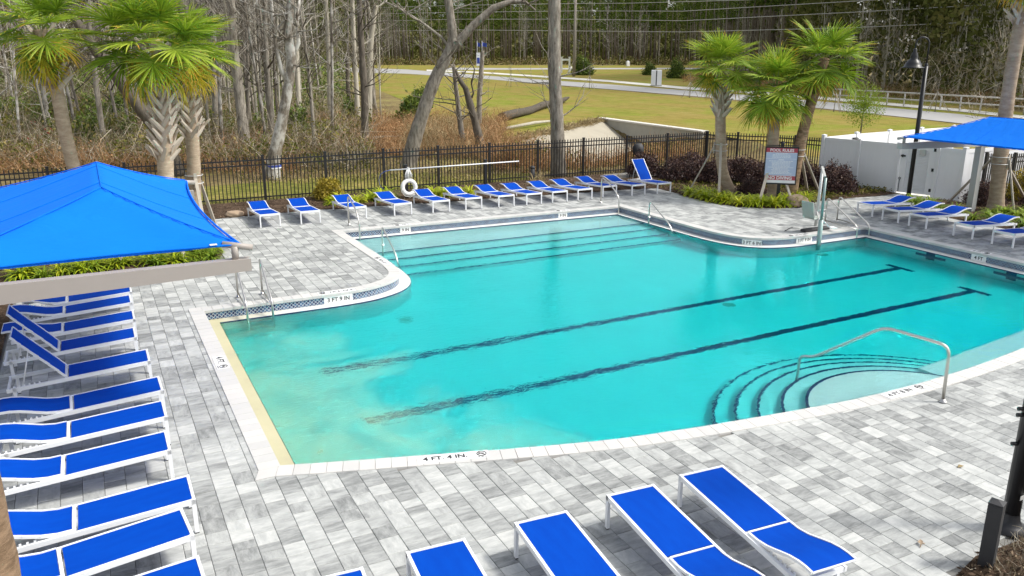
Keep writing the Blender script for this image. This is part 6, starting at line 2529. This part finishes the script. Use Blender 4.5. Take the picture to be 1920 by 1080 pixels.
brush('undergrowth', (-80, 700), lambda p, r: r.uniform(165, 325), 52000, 2.1, [M['twig'], M['olive_leaf']], 21, 0.30)
brush('undergrowth', (-80, 660), lambda p, r: 130 + 75 * r.random(), 30000, 4.5, [M['twig'], M['green_leaf']], 22, 0.12, size=0.34)
brush('undergrowth', (-80, 640), lambda p, r: r.uniform(190, 320), 15000, 1.5, [M['twig'], M['green_leaf']], 32, 0.1, size=0.17, keep=lambda x, y, a, b: math.sin(x * 0.8) * math.cos(y * 0.55 + 1) > 0.15)
brush('long_pale_twigs', (-80, 680), lambda p, r: r.uniform(190, 325), 3200, 3.2, [M['twig'], M['twig']], 33, 1.0)
brush('brown_brush', (400, 950), lambda p, r: r.uniform(225, 300), 22000, 1.3, [M['dry_leaf'], M['dry_leaf']], 23, 0.7, size=0.12)
brush('brown_brush', (-60, 560), lambda p, r: r.uniform(205, 330), 20000, 1.3, [M['dry_leaf'], M['dry_leaf']], 24, 0.7, size=0.12)
brush('dry_reeds', (760, 930), lambda p, r: r.uniform(235, 300), 9000, 1.2, [M['straw'], M['straw']], 25, 0.85, size=0.12)
brush('basin_weeds', (930, 1300), lambda p, r: r.uniform(262, 325), 16000, 2.0, [M['dry_leaf'], M['olive_leaf']], 26, 0.5, size=0.12, keep=lambda x, y, a, b: y < 40.5)
brush('basin_weeds', (440, 1320), lambda p, r: r.uniform(290, 345), 9000, 0.35, [M['straw'], M['olive_leaf']], 27, 0.6, dmin=29.6, size=0.10)
brush('red_sprouts', (0, 300), lambda p, r: r.uniform(180, 310), 900, 1.8, [M['red_leaf'], M['red_leaf']], 28, 0.3, size=0.14, keep=lambda x, y, a, b: (int(a / 60) % 3 == 1))
brush('road_edge_brush', (1280, 1560), lambda p, r: np.interp(p, [1280, 1420, 1560], [155, 166, 180]) - r.uniform(0, 16), 7000, 1.6, [M['dry_leaf'], M['dry_leaf']], 29, 0.6, size=0.3)
brush('road_edge_brush', (1480, 1990), lambda p, r: np.interp(p, [1480, 1560, 1700, 1900, 1990], [154, 172, 187, 206, 215]) - r.uniform(0, 16), 11000, 1.5, [M['dry_leaf'], M['olive_leaf']], 30, 0.5, size=0.22)
brush('wood_edge_brush', (690, 1300), lambda p, r: 122.5 - r.uniform(0, 2.0), 9000, 3.5, [M['dry_leaf'], M['far_leaf']], 31, 0.35, size=0.8)

# evergreen bushes and saplings
OB = shrub_meshes(270, 2400, 1.2, 1.1, 1.3, 0.17, M['olive_leaf'], 26, 0.35, 0.1)
HB = shrub_meshes(260, 2600, 1.0, 0.9, 1.6, 0.22, M['green_leaf'], 10, 0.35, 0.1)
for k, (px_, py_, s, lab) in enumerate([
        (775, 232, 1.15, 'upright evergreen holly bush left of the leaning forked tree'),
        (790, 205, 0.95, 'evergreen bush top behind the leaning forked tree'),
        (1092, 141, 2.2, 'dark green round bush at the foot of the utility pole'),
        (1218, 141, 1.5, 'small dark bush left of the white utility cabinet'),
        (1268, 147, 1.7, 'grey green bush right of the white utility cabinet'),
        (660, 235, 0.9, 'green bush at the end of the left wood')]):
    x, y, z = gp(px_, py_)
    shrub(x, y, HB, lab, None, s, name='evergreen_bush', z=-0.07)
for k in range(36):
    px_ = rt.uniform(-20, 640); x, y, z = gp(px_, rt.uniform(215, 300))
    if y < 32: continue
    shrub(x, y, HB, 'dark green bush in the undergrowth of the left wood', 'green bushes in the left wood', rt.uniform(0.5, 1.15), name='evergreen_bush', z=-0.07)
for k in range(26):
    px_ = rt.uniform(-30, 340); x, y, z = gp(px_, rt.uniform(165, 300))
    if y < 32.5: continue
    shrub(x, y, rt.choice((HB, OB, OB)), 'tangled olive green bush in the brush left of the booted palms', 'tangled bushes at the far left', rt.uniform(0.7, 1.4), name='brush_bush', z=-0.07)
ms = tree_meshes(600, 3.6, 0.05, 0.02, 16, 0.2, 1, 'bark_grey', 0.2, 0.30, 0.2)
x, y, z = gp(1612, 262)
t = put_tree(x, y, ms, 'young green tinged tree on the lawn behind the vinyl enclosure', None, 1.0, name='young_tree')
rng = np.random.default_rng(77)
n = 3800
P = unit(rng.normal(size=(n, 3))) * (rng.random(n) ** 0.6)[:, None] * np.array([1.3, 1.3, 1.35]) + np.array([0, 0, 2.0])
V, F = leaf_quads(rng, P, np.full(n, 0.10), 2.5)
me = bpy.data.meshes.new('foliage'); me.from_pydata(V.tolist(), [], F.tolist()); me.materials.append(M['lily_dark'])
at = me.attributes.new('tone', 'FLOAT', 'FACE'); at.data.foreach_set('value', (rng.random(n) * .7).astype(np.float32))
link('foliage', me, t)
SPM = tree_meshes(620, 3.2, 0.035, 0.01, 9, 0.4, 1, 'bark_grey', 0.3, 0.25, 0.4, 0.008)
for px_, by, lab in ((1105, 167, 'staked sapling by the road right of the straight trunk'), (1293, 184, 'staked sapling by the road left of the first palm crown'), (1563, 210, 'staked sapling by the road near the start of the pale railing'), (1753, 210, 'sapling on the verge in front of the railing'), (958, 163, 'thin sapling at the meadow edge left of the straight trunk')):
    x, y, z = gp(px_, by)
    t = put_tree(x, y, SPM, lab, None, 1.0, rt.uniform(0, 6), name='sapling')
    mb = MB()
    for k in range(3):
        a = k * 2.1 + 0.4
        mb.tube([(math.cos(a) * 1.1, math.sin(a) * 1.1, 0), (0.03 * math.cos(a), 0.03 * math.sin(a), 1.7)], 0.028, 5)
    mb.build('stake', M['wood_stake'], t)

# ================================================================== ROADSIDE THINGS
# metal railing
r0 = g(1564, 190); r1 = g(1990, 222)
t = thing('road_railing', 'pale metal two rail railing along the road under the right hand wood', 'railing', (r0[0], r0[1], 0))
A = Vector((0, 0, 0)); Bv = Vector((68.2 - r0[0], 36.0 - r0[1], 0))
n = 13
for i in range(n + 1):
    p = A.lerp(Bv, (i + 0.35) / (n + 0.35))
    mb = MB(); mb.tube([(p.x, p.y, -0.05), (p.x, p.y, 1.22)], 0.07, 8); mb.build('post', M['pale_rail'], t)
for z in (0.62, 1.22):
    mb = MB(); mb.tube([(A.x, A.y, z), (Bv.x, Bv.y, z)], 0.07, 8); mb.build('rail', M['pale_rail'], t)
mb = MB(); mb.tube([(0, 0, 0.62)] + [(0, 0.30 * math.sin(a), 0.92 - 0.30 * math.cos(a)) for a in np.linspace(0.1, math.pi - 0.1, 8)] + [(0, 0, 1.22)], 0.07, 8); mb.build('end_loop', M['pale_rail'], t)

# utility cabinet
x, y, z = gp(1230, 162)
t = thing('utility_cabinet', 'white utility cabinet with a dark vertical seam beside the road', 'utility cabinet', (x, y, 0), math.atan2(-x, y))
mb = MB(); mb.bbox(-0.75, 0.75, -0.45, 0.45, 0, 2.25, 0.06); mb.build('body', M['vinyl'], t)
mb = MB(); mb.box(-0.08, 0.08, -0.47, -0.452, 0.02, 2.2); mb.build('seam', M['grey_trim'], t)
mb = MB(); mb.bbox(-0.85, 0.85, -0.55, 0.55, 0.0, 0.12, 0.02); mb.build('plinth', M['concrete'], t)
# white post and beam sign frame
x, y, z = gp(1060, 137)
t = thing('post_sign', 'white post frame at the far road corner by the utility pole', 'sign frame', (x, y, 0), math.atan2(-x, y))
for X, h in ((-2.1, 2.6), (-0.9, 3.4), (0.9, 3.4)):
    mb = MB(); mb.box(X - 0.2, X + 0.2, -0.2, 0.2, 0, h); mb.box(X - 0.28, X + 0.28, -0.28, 0.28, h, h + 0.15); mb.build('post', M['vinyl'], t)
mb = MB(); mb.box(-0.7, 0.7, -0.12, 0.12, 2.7, 3.1); mb.build('beam', M['vinyl'], t)
# small white marker and grey box
x, y, z = gp(1069, 133); mb = MB(); mb.bbox(-0.35, 0.35, -0.3, 0.3, 0, 1.0, 0.05); mb.lathe([(0.28, 1.0), (0.2, 1.15), (0.0, 1.2)], 10); mb.build('marker_post', M['vinyl'], label='small white box left of the utility pole foot', cat='utility box', loc=(x, y, 0))
x, y, z = gp(1177, 124.5); mb = MB(); mb.bbox(-0.5, 0.5, -0.4, 0.4, 0, 1.5, 0.08); mb.lathe([(0.3, 1.5), (0.25, 1.7), (0, 1.75)], 10); mb.build('marker_post', M['vinyl'], label='tiny white box on the far verge under the lone forked tree', cat='utility box', loc=(x, y, 0))
# banner and flags
x, y, z = gp(897, 128)
t = thing('banner_sign', 'white and blue upright banner sign with two blue flags by the far road', 'sign', (x, y, 0), math.atan2(-x, y))
mb = MB(); mb.box(-0.55, 0.55, -0.06, 0.06, 0.6, 4.3); mb.build('panel', M['sign_white'], t)
mb = MB(); mb.box(-0.40, 0.40, -0.075, -0.061, 1.2, 2.9); mb.build('blue_print', M['flag_blue'], t)
for X in (-0.3, 1.1):
    mb = MB(); mb.tube([(X, 0.15, 0), (X, 0.15, 7.6)], 0.07, 6); mb.build('flag_pole', M['galv'], t)
    mb = MB(); vs = []
    for i in range(6):
        q = i / 5
        xx = X + (1.4 * q if X > 0 else 0.9 * q)
        vs += [(xx, 0.15 + 0.15 * math.sin(q * 5), 7.2 - 0.35 * q), (xx, 0.15 + 0.15 * math.sin(q * 5 + .5), 6.1 - 0.25 * q)]
    mb.faces(vs, [(2 * i, 2 * i + 1, 2 * i + 3, 2 * i + 2) for i in range(5)]); mb.build('flag', M['flag_blue'], t)

# utility pole with its wires
x, y, z = gp(1076, 144)
PX = x
t = thing('utility_pole', 'tall weathered utility pole left of the far pines', 'utility pole', (x, y, 0))
top = vpts((x, y, 0), [(1076, 3)])[1]
mb = MB(); mb.tube([(0, 0, 0), (0, 0, top.z + 0.4)], [0.32, 0.24], 10); mb.build('pole', M['pole_wood'], t)
WY = ((20 / 3, 'top'), (20.5, 'second'), (36, 'third'), (58, 'lowest'))
RIGHT = ([(1180, 6), (1400, 0), (1700, -16)], [(1280, 21), (1640, 0), (1900, -20)], [(1280, 39), (1600, 23), (1900, 6), (1990, 0)], [(1280, 60), (1600, 52), (1900, 38), (1990, 33)])
LEFT = ([(860, 10), (640, 16), (560, 18)], [(860, 23), (640, 27), (560, 29)], [(860, 36), (640, 41), (560, 43)], [(860, 56), (640, 60), (560, 62)])
for k, (py_, nm) in enumerate(WY):
    p = onX(1076, py_, PX)
    mb = MB(); mb.box(-0.1, 0.5, -0.08, 0.08, -0.08, 0.08); 
    ins = mb.build('insulator', M['galv'], t, loc=(0, 0, p.z))
    L_ = [onX(a, b, PX) for a, b in LEFT[k]][::-1] + [p] + [onX(a, b, PX) for a, b in RIGHT[k]]
    o = L_[0]
    fine = []
    for a, b in zip(L_, L_[1:]):
        for s in np.linspace(0, 1, 5)[:-1]: fine.append(a.lerp(b, s))
    fine.append(L_[-1])
    mb = MB(); mb.tube(fine, 0.045, 4, cap=False)
    mb.build('overhead_wire', M['wire'], label='%s of the four overhead wires strung from the utility pole' % nm, cat='wire')

rng = np.random.default_rng(91)
n = 1500
q = rng.random(n)
tp = np.array([(20.6, 41.6), (24, 44.5), (28, 47.6), (31.4, 50.2), (34.3, 52.3)])
P = np.stack([np.interp(q, np.linspace(0, 1, 5), tp[:, 0]), np.interp(q, np.linspace(0, 1, 5), tp[:, 1]), np.full(n, -0.02)], 1) + rng.normal(size=(n, 3)) * np.array([0.18, 0.18, 0.02])
D = rng.normal(size=(n, 3)); D[:, 2] = np.abs(D[:, 2]) * 0.8; D[:, 0] += 0.5; D[:, 1] -= 0.6
V, F = sticks(rng, P, D, rng.uniform(0.2, 0.6, n), np.full(n, 0.03), 0.3)
soup('rim_grass', V, F, M['straw'], tone=np.tile(rng.random(n), 2), kind='stuff')
